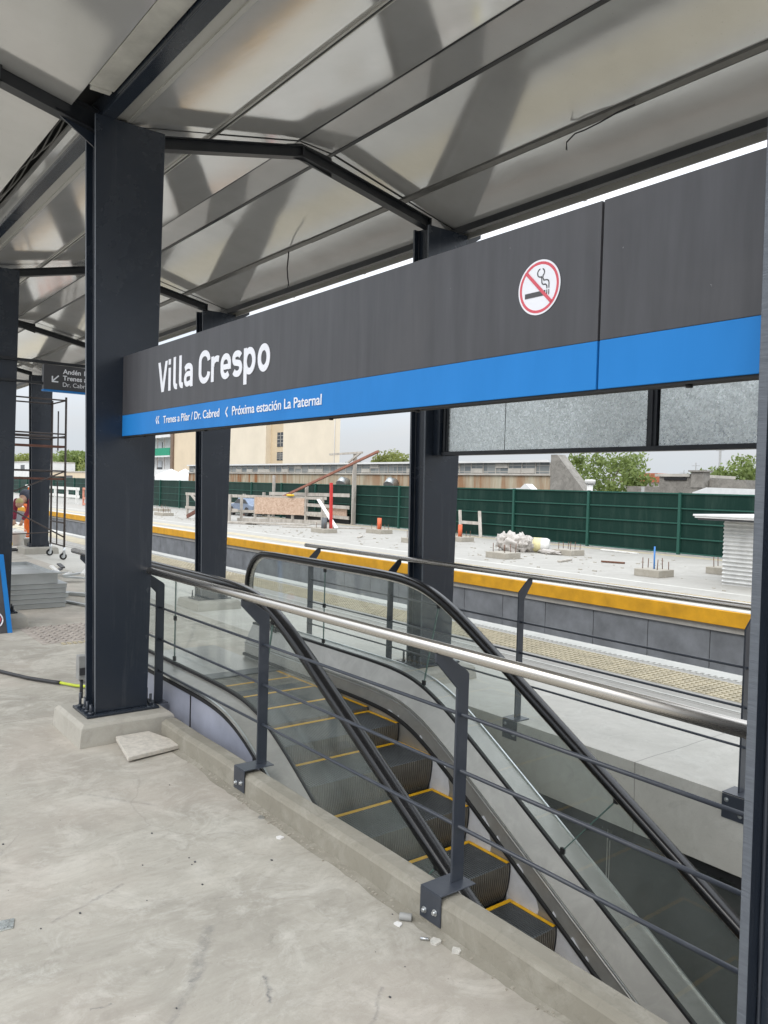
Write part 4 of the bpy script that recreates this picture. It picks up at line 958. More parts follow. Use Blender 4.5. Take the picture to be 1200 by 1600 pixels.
# ------------------------------------------------------------------ scaffold tower, worker
O = (4.4, 18.8, 0)
t = thing('scaffold_tower', 'rusty tubular scaffold tower on castors in front of the farthest column', 'scaffold', O)
XS, XE = 5.13, 2.9
def sc(nm, pts, r=.022, mat='rust_tube'):
    m = MB(O); m.tube(pts, r, 8); return m.build(nm, mat, t)
flat('rust_tube', (.09, .075, .07), .6, .4, .3, 9); flat('rust_board', (.16, .07, .05), .8, 0, .3, 9)
for x in (XS, XE):
    for y in (18.25, 19.35): sc('upright', [(x, y, .26), (x, y, 3.62)], .024)
    for z in (.30, .82, 1.85, 2.75, 3.55): sc('rung', [(x, 18.25, z), (x, 19.35, z)], .018)
    sc('ladder_stile', [(x, 18.85, .30), (x, 18.85, 1.75)], .016); sc('ladder_stile', [(x, 18.85, 2.45), (x, 18.85, 3.35)], .016)
for y in (18.25, 19.35):
    for z in (1.98, 2.72, 2.80, 3.55): sc('ledger', [(XS, y, z), (XE, y, z)], .017)
sc('brace', [(XS, 18.25, .50), (XE, 18.25, 1.75)], .016); sc('brace', [(XS, 18.25, 1.98), (XE, 18.25, 1.0)], .016); sc('brace', [(XS, 19.35, .55), (XE, 19.35, .45)], .012)
for (z, nm) in ((1.78, 'platform_board'), (2.5, 'platform_board')):
    m = MB(O); m.box(XE, XS, 18.27, 18.62, z, z + .045); m.build(nm, 'rust_board', t, bevel=.004)
for x in (XS, XE):
    for y in (18.25, 19.35):
        m = MB(O); m.cyl((x, y, .12), (x, y, .28), .028, 8); m.bar((x - .02, y - .045, .06), (x, y - .045, .17), .05, .012); m.bar((x - .02, y + .045, .06), (x, y + .045, .17), .05, .012); c_ = m.build('castor', 'zinc', t)
        m = MB(O); m.cyl((x - .02, y - .025, .075), (x - .02, y + .025, .075), .075, 20); m.build('wheel', 'black_rubber', c_)
        m = MB(O); m.cyl((x - .02, y - .028, .075), (x - .02, y + .028, .075), .04, 16); m.build('wheel_hub', 'zinc', c_)

def skin_body(name, joints, edges, mat, parent, root=0, o=(0, 0, 0), sub=2):
    me = bpy.data.meshes.new(name); me.from_pydata([tuple(Vector(j[0]) - Vector(o)) for j in joints], edges, [])
    ob = bpy.data.objects.new(name, me); col.objects.link(ob); ob.parent = parent
    sk = ob.modifiers.new('skin', 'SKIN'); sk.use_smooth_shade = True
    for i, j in enumerate(joints):
        r = j[1]; me.skin_vertices[0].data[i].radius = (r, r) if isinstance(r, (int, float)) else r; me.skin_vertices[0].data[i].use_root = (i == root)
    ss = ob.modifiers.new('sub', 'SUBSURF'); ss.levels = sub; ss.render_levels = sub
    me.materials.append(M[mat]); return ob
# worker bending over a bucket, facing left (-X side)
WX, WY = 5.46, 22.9
O = (WX, WY, 0)
t = thing('person', 'worker bent over a bucket, orange trousers, dark vest and maroon sleeves', 'person', O, rz=R(48)); t.scale = (1.14, 1.14, 1.14)
def W_(dx, dy, z): return (WX + dx, WY + dy, z)
# local: facing direction roughly -X; legs at +X
body = [(W_(.26, 0, .98), (.15, .17)), (W_(.10, -.02, 1.10), (.13, .16)), (W_(-.08, -.03, 1.16), (.13, .17)), (W_(-.24, -.04, 1.13), (.11, .18)),
        (W_(-.34, -.05, 1.06), .06), (W_(-.44, -.06, 1.00), .095), (W_(-.50, -.06, .95), .085), (W_(-.53, -.07, .89), .05)]
skin_body('body', body, [(i, i + 1) for i in range(7)], 'skin', t, 0, O)
vest = [(W_(.22, 0, 1.02), (.16, .18)), (W_(.10, -.02, 1.10), (.145, .175)), (W_(-.08, -.03, 1.16), (.145, .19)), (W_(-.24, -.04, 1.13), (.125, .20)), (W_(-.31, -.05, 1.08), (.08, .12))]
skin_body('vest', vest, [(i, i + 1) for i in range(4)], 'navy_cloth', t, 0, O)
skin_body('shirt_tail', [(W_(.16, -.02, 1.19), (.05, .13)), (W_(.02, -.03, 1.25), (.05, .15)), (W_(-.06, -.03, 1.27), (.03, .12))], [(0, 1), (1, 2)], 'orange_cloth', t, 0, O)
tr = [(W_(.27, 0, .97), (.15, .17)), (W_(.27, -.11, .85), .105), (W_(.22, -.14, .50), .08), (W_(.26, -.15, .12), .075), (W_(.29, .11, .85), .105), (W_(.27, .15, .50), .08), (W_(.33, .16, .12), .075)]
skin_body('trousers', tr, [(0, 1), (1, 2), (2, 3), (0, 4), (4, 5), (5, 6)], 'orange_cloth', t, 0, O)
for dy in (-.15, .16):
    m = MB(O); x = .27 if dy < 0 else .33; skin_body('boot', [(W_(x + .02, dy, .07), .06), (W_(x - .09, dy, .045), .045), (W_(x - .17, dy, .04), .035)], [(0, 1), (1, 2)], 'charcoal_vinyl', t, 0, O); m.bm.free()
for s_ in (-1, 1):
    sh = W_(-.24, -.04 + s_ * .17, 1.10); el = W_(-.36, -.06 + s_ * .17, .82); wr = W_(-.47, -.04 + s_ * .10, .60)
    skin_body('sleeve', [(sh, .075), (el, .055), (wr, .045)], [(0, 1), (1, 2)], 'maroon_cloth', t, 0, O)
    hd = W_(-.50, -.04 + s_ * .09, .54); js = [(wr, .028), (hd, .034)]; ed = [(0, 1)]
    for k in range(4): js.append((W_(-.52 - .012 * k, -.04 + s_ * .09 + (k - 1.5) * .022, .455 + .01 * abs(k - 1.5)), .010)); ed.append((1, 2 + k))
    js.append((W_(-.46, -.04 + s_ * .045, .50), .011)); ed.append((1, 6)); skin_body('hand', js, ed, 'skin', t, 0, O, 1)
skin_body('cap', [(W_(-.40, -.05, 1.06), .09), (W_(-.48, -.06, 1.02), .10), (W_(-.54, -.065, .97), .06)], [(0, 1), (1, 2)], 'straw_cap', t, 0, O)
def bucket(label, x, y, r, h, mat, group='buckets beside the worker'):
    O = (x, y, 0); t = thing('bucket', label, 'bucket', O, group)
    m = MB(O); m.lathe((x, y, 0), [(r * .8, 0), (r, h), (r * 1.06, h), (r * 1.06, h - .02), (r * .99, h - .02), (r * .93, h - .01), (r * .75, .02)], 20); m.build('pail', mat, t)
    m = MB(O); m.tube([(x + r * math.cos(R(a)), y - .02, h + r * .6 * math.sin(R(a))) for a in range(0, 181, 20)], .006, 6); m.build('handle', 'zinc', t)
bucket('white bucket in front of the bending worker', 5.15, 22.5, .19, .36, 'white_plastic'); bucket('grey bucket nearer to the column plinth', 5.18, 21.4, .16, .26, 'bucket_grey')
m = MB((4.62, 21.6, 0)); m.lathe((4.62, 21.6, 0), [(.17, .06), (.185, .09), (.17, .2), (.12, .28), (.05, .32), (.01, .325)], 20); tag(m.build('hard_hat', 'yellow_plastic'), 'yellow hard hat on the ground beside the buckets', 'hard hat')
m = MB((4.7, 20.6, 0)); m.tube([(4.62 + .22 * math.cos(R(a)), 20.6 + .22 * math.sin(R(a)), .03 + a * .00006) for a in range(0, 721, 20)], .02, 6); tag(m.build('coiled_hose', 'cable_black'), 'coiled black hose lying left of the farthest plinth', 'hose')
m = MB((4.95, 22.2, 0)); m.box(4.74, 4.86, 22.1, 22.3, .03, .36); tag(m.build('tool_crate', 'orange_plastic', bevel=.02), 'small orange crate between the hard hat and the white bucket', 'crate')

# ------------------------------------------------------------------ opposite platform
def pedestal(label, x, y, sx=.75, pipe=None, h=.16, bars=3):
    O = (x, y, 0); t = thing('foundation_block', label, 'foundation block', O, 'concrete foundation blocks with starter bars on the far platform')
    m = MB(O); m.box(x - .30, x + .30, y - sx / 2, y + sx / 2, -.001, h); m.build('block', 'pedestal_concrete', t, bevel=.01)
    for s_ in (-1, 1):
        for k in range(bars):
            for q in ((-1, 1)[(k + s_) % 2],):
                yy = y + s_ * (sx * .17 + k * sx * .125); xx = x + q * .16
                m = MB(O); m.cyl((xx, yy, h), (xx + rnd.uniform(-.01, .01), yy + rnd.uniform(-.015, .015), h + rnd.uniform(.17, .25)), .009, 6); m.build('starter_bar', 'rebar', t)
    if pipe: m = MB(O); m.cyl((x, y, h), (x + .01, y + .01, h + pipe[1]), pipe[2], 12); m.build('pipe_stub', pipe[0], t)
pedestal('foundation block with a tall thin blue pipe, nearest on the far platform', 15.5, 10.1, .62, ('blue_plastic', .50, .018))
pedestal('foundation block near the white sack, right of it', 18.2, 14.7, .72)
pedestal('foundation block just left of and nearer than the white sack', 15.5, 14.7, .72)
pedestal('foundation block with an orange pipe stub right of the middle column', 19.0, 20.1, .8, ('orange_plastic', .42, .075))
pedestal('foundation block with an orange pipe stub left of the middle column', 18.8, 24.5, .95, ('orange_plastic', .44, .085))
pedestal('foundation block without pipe cut off by the left edge of the middle column', 16.8, 19.9, .8)
pedestal('foundation block with a dark grey pipe stub by the red post', 16.8, 25.4, .95, ('grey_plastic', .42, .11))
pedestal('brownish foundation block half hidden by the corrugated hut', 17.6, 9.6, .62)
pedestal('far foundation block seen between the big left column and the timber barrier', 16.3, 40.0, 1.2)
pedestal('farthest foundation block beside the fence, left of the timber barrier', 18.6, 46.0, 1.2)

m = MB((17, 20, 0))
for k in range(420):
    x = 14.4 + abs(rnd.gauss(0, 3.2)); y = rnd.uniform(7, 45); s = rnd.uniform(.006, .03)
    if x < 21.6: m.box(x - s, x + s, y - s, y + s * rnd.uniform(.8, 3), 0, s * .8)
struct(tag(m.build('rubble', 'pedestal_concrete'), 'small crumbs of rubble scattered over the far platform', 'rubble'), 'stuff')
for k, (x, y, l_, an, mt, lb) in enumerate(((16.0, 13.2, .8, .3, 'timber', 'short grey batten lying in front of the middle foundation blocks'), (19.8, 17.6, 1.2, 1.1, 'timber', 'grey batten lying in front of the fence left of the white sack'), (17.4, 12.2, .6, 2.0, 'rebar', 'rusty bar offcut between the two nearest foundation blocks'), (20.6, 14.0, 1.4, 1.5, 'white_timber', 'thin pale batten at the foot of the fence'), (16.2, 22.3, .9, .8, 'timber', 'small batten on the slab nearer than the orange pipe stub'))):
    plank('timber_offcut', lb, 'offcut', (x, y, .025), (x + l_ * math.cos(an), y + l_ * math.sin(an), .03), .09, .04, mt)
# corrugated hut
O = (15.9, 8.0, 0)
t = thing('corrugated_hut', 'small hut of white corrugated sheet at the right edge of the far platform', 'hut', O)
m = MB(O); pr_ = []
n = 16; zt = 1.36
for (ax, c0, c1, fixed) in (('x', 6.9, 8.52, 15.52), ('y', 15.54, 17.3, 8.5)):
    for k in range(n * 8):
        z0, z1 = zt * k / (n * 8), zt * (k + 1) / (n * 8); d0 = .022 * math.sin(2 * math.pi * k / 8); d1 = .022 * math.sin(2 * math.pi * (k + 1) / 8)
        if ax == 'x': f = m.face([(fixed + d0, c0, z0), (fixed + d0, c1, z0), (fixed + d1, c1, z1), (fixed + d1, c0, z1)])
        else: f = m.face([(c0, fixed + d0, z0), (c1, fixed + d0, z0), (c1, fixed + d1, z1), (c0, fixed + d1, z1)])
        f.smooth = True
m.box(15.6, 17.25, 6.9, 8.44, 0, zt); m.build('wall', 'corrugated_white', t)
m = MB(O); m.box(15.1, 17.6, 6.5, 8.98, zt + .035, zt + .075); m.box(15.12, 17.6, 6.52, 8.95, zt, zt + .035); rf = m.build('roof', ['shed_roof', 'charcoal_vinyl'], t, bevel=.008)
m = MB(O); m.box(15.16, 15.22, 6.6, 8.9, zt - .04, zt); m.build('roof_rafter', 'charcoal_vinyl', t)
# sacks
O = (17.9, 16.0, 0)
t = thing('sack', 'crumpled white plastic sack with pinkish rubble on the far platform', 'sack', O)
def lump(nm, c, s, mat, seed, par):
    bm = bmesh.new(); bmesh.ops.create_icosphere(bm, subdivisions=4, radius=.9); rnd2 = random.Random(seed)
    from mathutils import noise as NZ
    for v in bm.verts:
        d = v.co.normalized(); k = 1 + .45 * NZ.noise(d * 2.2 + Vector((seed, 0, 0))) + .40 * abs(NZ.noise(d * 5 + Vector((0, seed, 0)))) + .2 * abs(NZ.noise(d * 11 + Vector((0, seed, 3))))
        v.co = Vector((d.x * s[0] * k, d.y * s[1] * k, max(-s[2] * .8, d.z * s[2] * k)))
    me = bpy.data.meshes.new(nm); bm.to_mesh(me); bm.free(); me.materials.append(M[mat]); ob = bpy.data.objects.new(nm, me); col.objects.link(ob); ob.parent = par
    ob.location = Vector(c) - Vector(O)
    for p in me.polygons: p.use_smooth = True
    return ob
lump('sack_body', (17.6, 16.35, .22), (.25, .42, .28), 'white_sack', 1, t); lump('sack_fold', (17.75, 16.0, .2), (.22, .3, .26), 'white_sack', 2, t); lump('rubble', (17.7, 16.1, .24), (.2, .16, .22), 'pink_sack', 3, t); lump('sack_fold', (17.45, 16.55, .30), (.15, .2, .2), 'white_sack', 8, t); lump('sack_fold', (17.6, 15.85, .30), (.12, .2, .17), 'white_sack', 9, t)
lump('sack_corner', (17.85, 15.1, .06), (.12, .35, .06), 'white_sack', 6, t)
O = (18.1, 15.6, 0)
m = MB(O); m.tube([(17.85, 15.95, .22), (17.9, 15.85, .22), (18.15, 15.45, .22), (18.2, 15.38, .22)], .2, 18, radii=[.16, .21, .215, .17]); t2 = m.build('plastic_drum', 'white_plastic'); tag(t2, 'white drum lying on its side right of the sack', 'drum')
m = MB(O); m.tube([(17.945, 15.79, .22), (18.07, 15.58, .22)], .218, 18, cap=False); m.build('drum_label', 'pale_yellow', t2)
# H of timber leaning on the fence
O = (21.4, 22.2, 0)
t = thing('timber_trestle', 'small grey H shaped timber frame leaning on the green fence', 'trestle', O)
for (a, b) in (((21.3, 22.5, 0), (21.6, 22.9, .98)), ((21.35, 21.45, 0), (21.65, 21.85, .98))): m = MB(O); m.bar(a, b, .12, .05); m.build('leg', 'timber', t)
m = MB(O); m.bar((21.46, 22.7, .52), (21.5, 21.66, .52), .05, .12); m.build('crossbar', 'timber', t)
plank('prop_post', 'bright red upright post beside the dark pipe stub', 'post', (17.05, 25.3, 0), (17.05, 25.35, 1.93), .10, .10, 'red_paint')
# timber barrier: a light railing with particle board
O = (19, 35, 0)
t = thing('timber_barrier', 'grey timber barrier railing with a brown particle board panel on the far platform', 'barrier', O)
P0 = [(16.25, 36.9), (18.0, 35.6), (18.95, 34.8), (19.8, 34.3), (20.5, 33.9), (21.5, 33.7), (22.1, 33.6)]
# the run faces the camera: from near the platform edge to the fence
run = [(16.3, 36.9), (16.55, 33.6), (18.0, 33.9), (18.55, 33.3), (19.1, 32.7), (19.6, 32.2), (20.2, 31.6), (20.6, 31.2)]
rail_pts = [(17.2, 34.4), (20.75, 31.2)]
def lerp(k): return (17.2 + 3.55 * k, 34.4 - 3.2 * k)
for k in (.0, .14, .28, .42, .66, .96):
    x, y = lerp(k); m = MB(O); m.bar((x, y, 0), (x, y, 1.25), .11, .09); m.build('post', 'timber', t)
for z in (1.20, .48): a, b = lerp(-.05), lerp(1.0); m = MB(O); m.bar((*a, z), (*b, z), .05, .13); m.build('rail', 'timber', t)
a, b = lerp(.28), lerp(.78); m = MB(O); m.bar((a[0] - .06, a[1] - .06, .78), (b[0] - .06, b[1] - .06, .78), .03, .80); m.build('particle_board', 'board', t)
a, b = lerp(.1), lerp(.98); m = MB(O); m.bar((a[0], a[1], .08), (b[0], b[1], .08), .08, .16); m.build('bottom_board', 'timber', t)
O = (16.4, 35.0, 0)
t = thing('timber_barrier', 'short timber barrier with crossed brown brace left of the second far column', 'barrier', O)
for (x, y) in ((16.25, 36.9), (16.45, 35.0), (16.9, 33.6)): m = MB(O); m.bar((x, y, 0), (x, y, 1.27), .10, .09); m.build('post', 'timber', t)
for z in (1.22, .55): m = MB(O); m.bar((16.2, 37.0, z), (17.1, 33.2, z), .05, .13); m.build('rail', 'timber', t)
m = MB(O); m.bar((16.3, 36.6, 1.2), (16.5, 35.0, .2), .05, .12); m.build('brace', 'timber', t)
m = MB(O); m.bar((16.15, 36.7, .1), (16.5, 35.1, .75), .06, .18); m.build('dark_brace', 'rust_board', t)
m = MB((19.4, 31.7, 1.3)); m.box(19.3, 19.5, 32.1, 32.5, 1.27, 1.36); tag(m.build('cloth', 'yellow_plastic', bevel=.02), 'small yellow cloth on top of the timber barrier', 'cloth')
plank('white_board', 'white board leaning diagonally against the barrier end', 'board', (20.4, 31.4, 1.15), (18.6, 27.2, .05), .16, .04, 'white_timber')
pk = [((16.1, 33.2, .03), (18.6, 29.6, .03), .3, .06, 'widest pale plank of the pile in front of the timber barrier'), ((16.3, 31.2, .03), (20.3, 30.6, .03), .2, .05, 'long grey plank reaching right towards the red post'),
      ((15.9, 31.9, .09), (18.3, 28.8, .09), .18, .05, 'top plank of the pile in front of the timber barrier'), ((17.0, 28.9, .03), (20.6, 26.6, .03), .16, .05, 'plank lying flat behind the orange pipe stub'), ((15.6, 33.6, .03), (16.9, 30.9, .03), .16, .05, 'short plank at the left of the pile, nearest to the yellow edge')]
for a, b, w_, h_, lb in pk: plank('timber_plank', lb, 'plank', a, b, w_, h_, 'timber', 'loose planks on the far platform')
# timber shelter over the stair well by the fence
O = (22.0, 33, 0)
t = thing('timber_hoarding', 'tall rough timber posts and boards round a dark opening by the fence', 'hoarding', O)
for (x, y, h, w_, mt) in ((21.7, 30.3, 3.35, .13, 'timber'), (21.5, 34.2, 1.8, .13, 'timber'), (21.7, 37.9, 2.3, .12, 'timber'), (21.6, 38.8, 1.35, .13, 'timber'), (21.8, 41.5, 1.2, .15, 'timber'), (21.0, 42.9, 2.1, .16, 'timber'), (21.4, 30.0, 2.6, .07, 'timber')):
    m = MB(O); m.bar((x, y, 0), (x, y, h), w_, w_); m.build('post', mt, t)
for (a, b, h_) in (((21.5, 38.0, 1.30), (21.5, 30.4, 1.38), .17), ((21.5, 38.0, .82), (21.5, 30.4, .80), .16), ((21.5, 38.0, .35), (21.5, 30.4, .30), .15), ((21.5, 42.5, .6), (21.5, 38.0, .6), .14), ((21.5, 42.5, .3), (21.5, 38.0, .3), .14)):
    m = MB(O); m.bar(a, b, .05, h_); m.build('board', 'timber', t)
m = MB(O); m.bar((21.65, 32.6, .62), (21.65, 30.8, .62), .04, .5); m.build('particle_board', 'board', t)
m = MB(O); m.bar((21.7, 36.5, .0), (21.7, 30.6, .0), .06, .5); m.build('dark_opening', 'black_matt', t)
m = MB(O); m.bar((21.6, 32.3, 3.35), (21.6, 29.6, 3.40), .10, .09); m.bar((21.6, 29.7, 3.40), (21.6, 30.7, 2.95), .08, .08); m.build('top_piece', 'timber', t)
plank('brown_pole', 'long reddish brown pole leaning diagonally across the hoarding', 'pole', (21.0, 40.2, -.05), (21.3, 28.0, 3.40), .11, .11, 'brown_pipe')
# parked car seen beyond the barrier
O = (21.0, 39.8, 0)
t = thing('parked_car', 'grey blue car roof seen behind the timber barrier', 'car', O)
m = MB(O)
pr2 = [(38.3, .25), (38.3, .62), (38.7, .68), (39.1, .98), (40.0, 1.0), (40.5, .70), (41.2, .62), (41.3, .25)]
m.prism(pr2, 20.6, 21.6, 'x'); m.build('body', 'car_paint', t, bevel=.08, seg=3)
m = MB(O); m.prism([(38.8, .70), (39.15, .93), (39.95, .95), (40.35, .70)], 20.585, 20.60, 'x'); m.build('window', 'window_dark', t)
for y in (38.9, 40.7):
    m = MB(O); m.cyl((20.57, y, .25), (20.75, y, .25), .25, 16); m.build('wheel', 'black_rubber', t)
# plastic barrier far left
O = (16.8, 52, 0)
t = thing('plastic_barrier', 'orange plastic barrier mesh on the far platform seen through the scaffold', 'barrier', O)
for (a, b) in (((16.8, 55.5, 1.15), (16.8, 49.0, 1.15)), ((16.8, 55.5, .5), (16.8, 49.0, .5)), ((16.8, 55.5, .1), (16.8, 49.0, .1))): m = MB(O); m.bar(a, b, .08, .14); m.build('rail', 'barrier_mesh', t)
for y in (55.4, 53.5, 51.3, 49.2): m = MB(O); m.bar((16.8, y, 0), (16.8, y, 1.2), .12, .06); m.build('post', 'barrier_mesh', t)
m = MB(O); m.bar((16.7, 53.2, 1.15), (16.7, 50.0, .1), .08, .25); m.build('brace', 'rust_board', t)
O = (17, 62, 0)
t = thing('timber_barrier', 'long pale timber barrier at the far left seen through the scaffold', 'barrier', O)
for z in (1.1, .55): m = MB(O); m.bar((17, 72, z), (17, 57, z), .05, .2); m.build('rail', 'white_timber', t)
for y in (57.5, 60, 63, 66, 70): m = MB(O); m.bar((17, y, 0), (17, y, 1.2), .2, .1); m.build('post', 'white_timber', t)
# fence
O = (21.9, 40, 0)
t = thing('steel_fence', 'long dark green sheet steel fence along the far platform', 'fence', O)
ys = [3.2]; 
while ys[-1] < 108: ys.append(ys[-1] + 3.42)
for a, b in zip(ys[:-1], ys[1:]):
    m = MB(O); m.box(21.93, 21.97, a + .04, b - .04, .03, 1.86)
    m.build('fence_panel', 'green_paint', t)
    m = MB(O)
    for z in (.05, .50, .955, 1.41, 1.865): m.box(21.885, 21.93, a + .05, b - .05, z - .02, z + .02)
    m.build('fence_rail', 'green_post', t)
    m = MB(O); m.box(21.86, 21.95, a - .045, a + .045, 0, 1.90); m.build('fence_post', 'green_post', t)

# ------------------------------------------------------------------ buildings behind
O = (31, 46, -6.5)
t = thing('warehouse', 'long low warehouse with rust streaked wall and clerestory band behind the fence', 'warehouse', O)
m = MB(O); m.prism([(30, 25.4), (30, 68), (44, 68), (44, 38.5)], -6.5, 2.69, 'z'); m.build('wall', 'rusty_wall', t)
m = MB(O); m.box(29.9, 30.0, 25.4, 68, 2.60, 2.68); m.build('cornice', 'cornice_grey', t)
m = MB(O); m.box(30.05, 30.2, 25.5, 68, 2.70, 3.25); wn = m.build('clerestory_window', 'clerestory', t)
m = MB(O); y = 25.5
rn2 = random.Random(9)
while y < 67:
    m.box(30.02, 30.05, y, y + .05, 2.70, 3.25)
    if rn2.random() < .38: zz = rn2.choice((2.72, 2.98)); m.mi = 0; m.box(30.0, 30.045, y + .07, y + .95, zz, zz + .24)
    y += .92
m.build('window_mullion', 'cornice_grey', wn)
m = MB(O); m.prism([(29.8, 25.4), (29.8, 68), (44, 68), (44, 38.5)], 3.25, 3.36, 'z'); m.build('roof', 'white_render', t)
m = MB(O); m.box(30.01, 30.06, 25.4, 28.2, 1.2, 2.44); m.build('painted_panel', 'shutter_grey', t)
for y in (37.6, 42.7):
    m = MB(O); m.tube([(30, y, 2.0), (29.6, y, 2.1), (29.4, y - .1, 1.9)], .35, 12); m.build('vent_cowl', 'galvanised_tray', t)
O = (30, 24.3, -6.5)
m = MB(O); m.prism([(25.38, -6.5), (25.38, 3.62), (25.0, 3.62), (23.2, 1.75), (21.9, 1.2), (21.9, -6.5)], 29.9, 30.5, 'x'); tag(m.build('gable_wall', 'old_wall'), 'grey weathered raking wall at the right end of the warehouse', 'wall')
O = (26, 23.8, -6.5)
m = MB(O); m.prism([(24.9, 1.88), (23.75, 1.95), (23.5, 2.13), (23.42, 2.13), (23.0, 1.82), (23.0, -6), (25, -6)], 26.0, 26.4, 'x'); tag(m.build('low_roof', 'white_render'), 'low white gabled roof just above the fence', 'roof')
# cream apartment slab
O = (60, 100, -6.5)
t = thing('apartment_building', 'tall plain cream building rising behind the warehouse', 'building', O)
m = MB(O); m.prism([(55, 80.1), (55, 93.8), (72, 112), (72, 105.5)], -6.5, 24, 'z'); m.box(55, 58, 98.6, 120.5, -6.5, 24); m.build('wall', 'cream_render', t)
m = MB(O); m.box(55.8, 58, 93.8, 98.6, -6.5, 24); m.build('recess_wall', 'cream_dark', t)
for z in (-1, 2.2, 5.15, 7.05, 10.3, 13.5):
    m = MB(O); h = 2.0 if z > 6.5 else 1.15
    m.box(55.74, 55.8, 94.8, 96.7, z, z + h); w1 = m.build('window', 'window_dark', t)
    m = MB(O); m.box(55.70, 55.735, 95.7, 95.78, z, z + h); [m.box(55.70, 55.735, 94.8, 96.7, z + h * q / 4, z + h * q / 4 + .06) for q in (1, 2, 3)]; m.build('window_bar', 'cornice_grey', w1)
m = MB(O); m.cyl((55 - .05, 81.2, -6), (55 - .05, 81.2, 24), .06, 6); m.build('downpipe', 'white_render', t)
O = (56, 127, -6.5)
t = thing('apartment_building', 'beige windowless gable between the cream building and the balconies', 'building', O, None)
m = MB(O); m.box(55.3, 68, 121.2, 131.6, -6.5, 26); m.build('wall', 'beige_render', t)
m = MB(O); m.box(55.0, 55.4, 131.6, 132.6, -6.5, 26); m.build('corner_post', 'brown_post', t)
O = (58, 137, -6.5)
t = thing('apartment_building', 'white apartment building with a green screened balcony at left', 'building', O, None)
m = MB(O); m.box(57, 70, 132.8, 152, -6.5, 26); m.build('wall', 'white_render', t)
for k, z in enumerate((-.6, 2.9, 6.4, 9.9, 13.4)):
    m = MB(O); m.box(55.2, 57, 133.4, 150, z - .25, z); m.build('balcony_slab', 'white_render', t)
    m = MB(O); m.box(55.2, 55.3, 133.4, 150, z, z + 1.35 if k == 2 else z + 1.0); m.build('balcony_screen', 'green_balcony' if k == 2 else 'white_render', t)
    for (a, b) in ((133.8, 137.2), (141, 143.4)):
        m = MB(O); m.box(56.9, 57.0, a, b, z + .5, z + 2.6); w1 = m.build('window', 'window_dark', t)
        m = MB(O); m.box(56.84, 56.90, a, b, z + 1.5, z + 2.65); m.build('shutter', 'shutter_grey', w1)
    m = MB(O); m.cyl((55.25, 139.0, z), (55.25, 139.0, z + 3.2), .05, 6); m.cyl((55.25, 135.8, z), (55.25, 135.8, z + 3.2), .04, 6); m.build('balcony_pole', 'brown_post', t)
for (x, y, r, lb) in ((40, 96, 2.0, 'white conical water tank, the left one above the fence'), (40, 91.7, 1.6, 'white conical water tank, the right one beside the warehouse')):
    m = MB((x, y, -6.5)); m.lathe((x, y, 0), [(r, -6.5), (r, 2.4), (r * .9, 2.6), (.15, 3.35), (.05, 3.4)], 24); tag(m.build('water_tank', 'white_render'), lb, 'water tank', 'white water tanks')
# right background
O = (36, 21, -6.5)
t = thing('rooftop_block', 'old grey concrete rooftop block with flat slab and chimney above the fence', 'building', O)
m = MB(O); m.box(35, 39, 20.95, 22.7, -6.5, 2.72); m.box(35.3, 39, 18.4, 20.2, -6.5, 2.60); m.box(34.9, 40, 18.0, 24.5, -6.5, 2.22); m.build('wall', 'old_wall', t)
m = MB(O); m.box(34.9, 39.2, 21.0, 22.9, 2.72, 2.86); m.build('roof_slab', 'cornice_grey', t)
m = MB(O); m.box(34.85, 35.4, 20.25, 20.9, 2.2, 2.95); m.box(34.75, 35.5, 20.15, 21.0, 2.95, 3.03); m.build('chimney', 'old_wall', t)
m = MB(O); m.box(34.93, 35.0, 21.2, 22.4, 2.55, 2.68); m.build('opening', 'black_matt', t)
m = MB((32, 16, 0)); m.prism([(17.9, 1.95), (17.3, 2.16), (10, 2.05), (10, -6.5), (17.9, -6.5)], 30, 34, 'x'); tag(m.build('low_roof', 'shed_roof'), 'pale low roof above the fence at the far right', 'roof')
for (x, y0, y1, z, lb) in ((80, 50.8, 56.5, 3.2, 'red tiled roof between the two trees at right'),):
    O = (x, y0, -6.5); t = thing('tiled_house', lb, 'house', O)
    m = MB(O); m.box(x, x + 10, y0, y1, -6.5, z); m.build('wall', 'white_render', t)
    m = MB(O); m.prism([(y0 - .6, z), (y1 + .4, z), (y1 - 1.2, z + 1.05), (y0 + 1.0, z + 1.05)], x - .6, x + 11, 'x'); m.build('roof', 'red_tiles', t)
for (x, y, z0, h, r, lb) in ((100, 55.85, -6.5, 8.3, .16, 'tall thin mast nearest the right edge'), (100, 59.3, -6.5, 6.3, .07, 'thin antenna mast left of the tallest one'), (100, 61.05, -6.5, 5.3, .06, 'faint short mast farthest left above the roofs')):
    m = MB((x, y, z0)); m.cyl((x, y, z0), (x, y, h), r, 8); m.bar((x, y - .6, h - .4), (x, y + .6, h - .4), .05, .05); tag(m.build('antenna_mast', 'bucket_grey'), lb, 'mast', 'masts on the skyline')
O = (26, 20, 0)
t = thing('vent_pipe', 'white roof vent with a wide cap above the fence', 'vent', O)
m = MB(O); m.cyl((26, 20.0, 1.0), (26, 20.0, 2.2), .12, 12); m.build('pipe', 'white_plastic', t)
m = MB(O); m.lathe((26, 20.0, 2.14), [(.14, 0), (.20, .05), (.22, .16), (.20, .20), (.1, .21)], 16); m.build('cap', 'white_plastic', t)
m = MB((26, 18.3, 0)); m.cyl((26, 17.55, 1.0), (26, 17.55, 2.1), .06, 10); tag(m.build('vent_pipe', 'bucket_grey'), 'thin grey vent stub above the fence', 'vent')
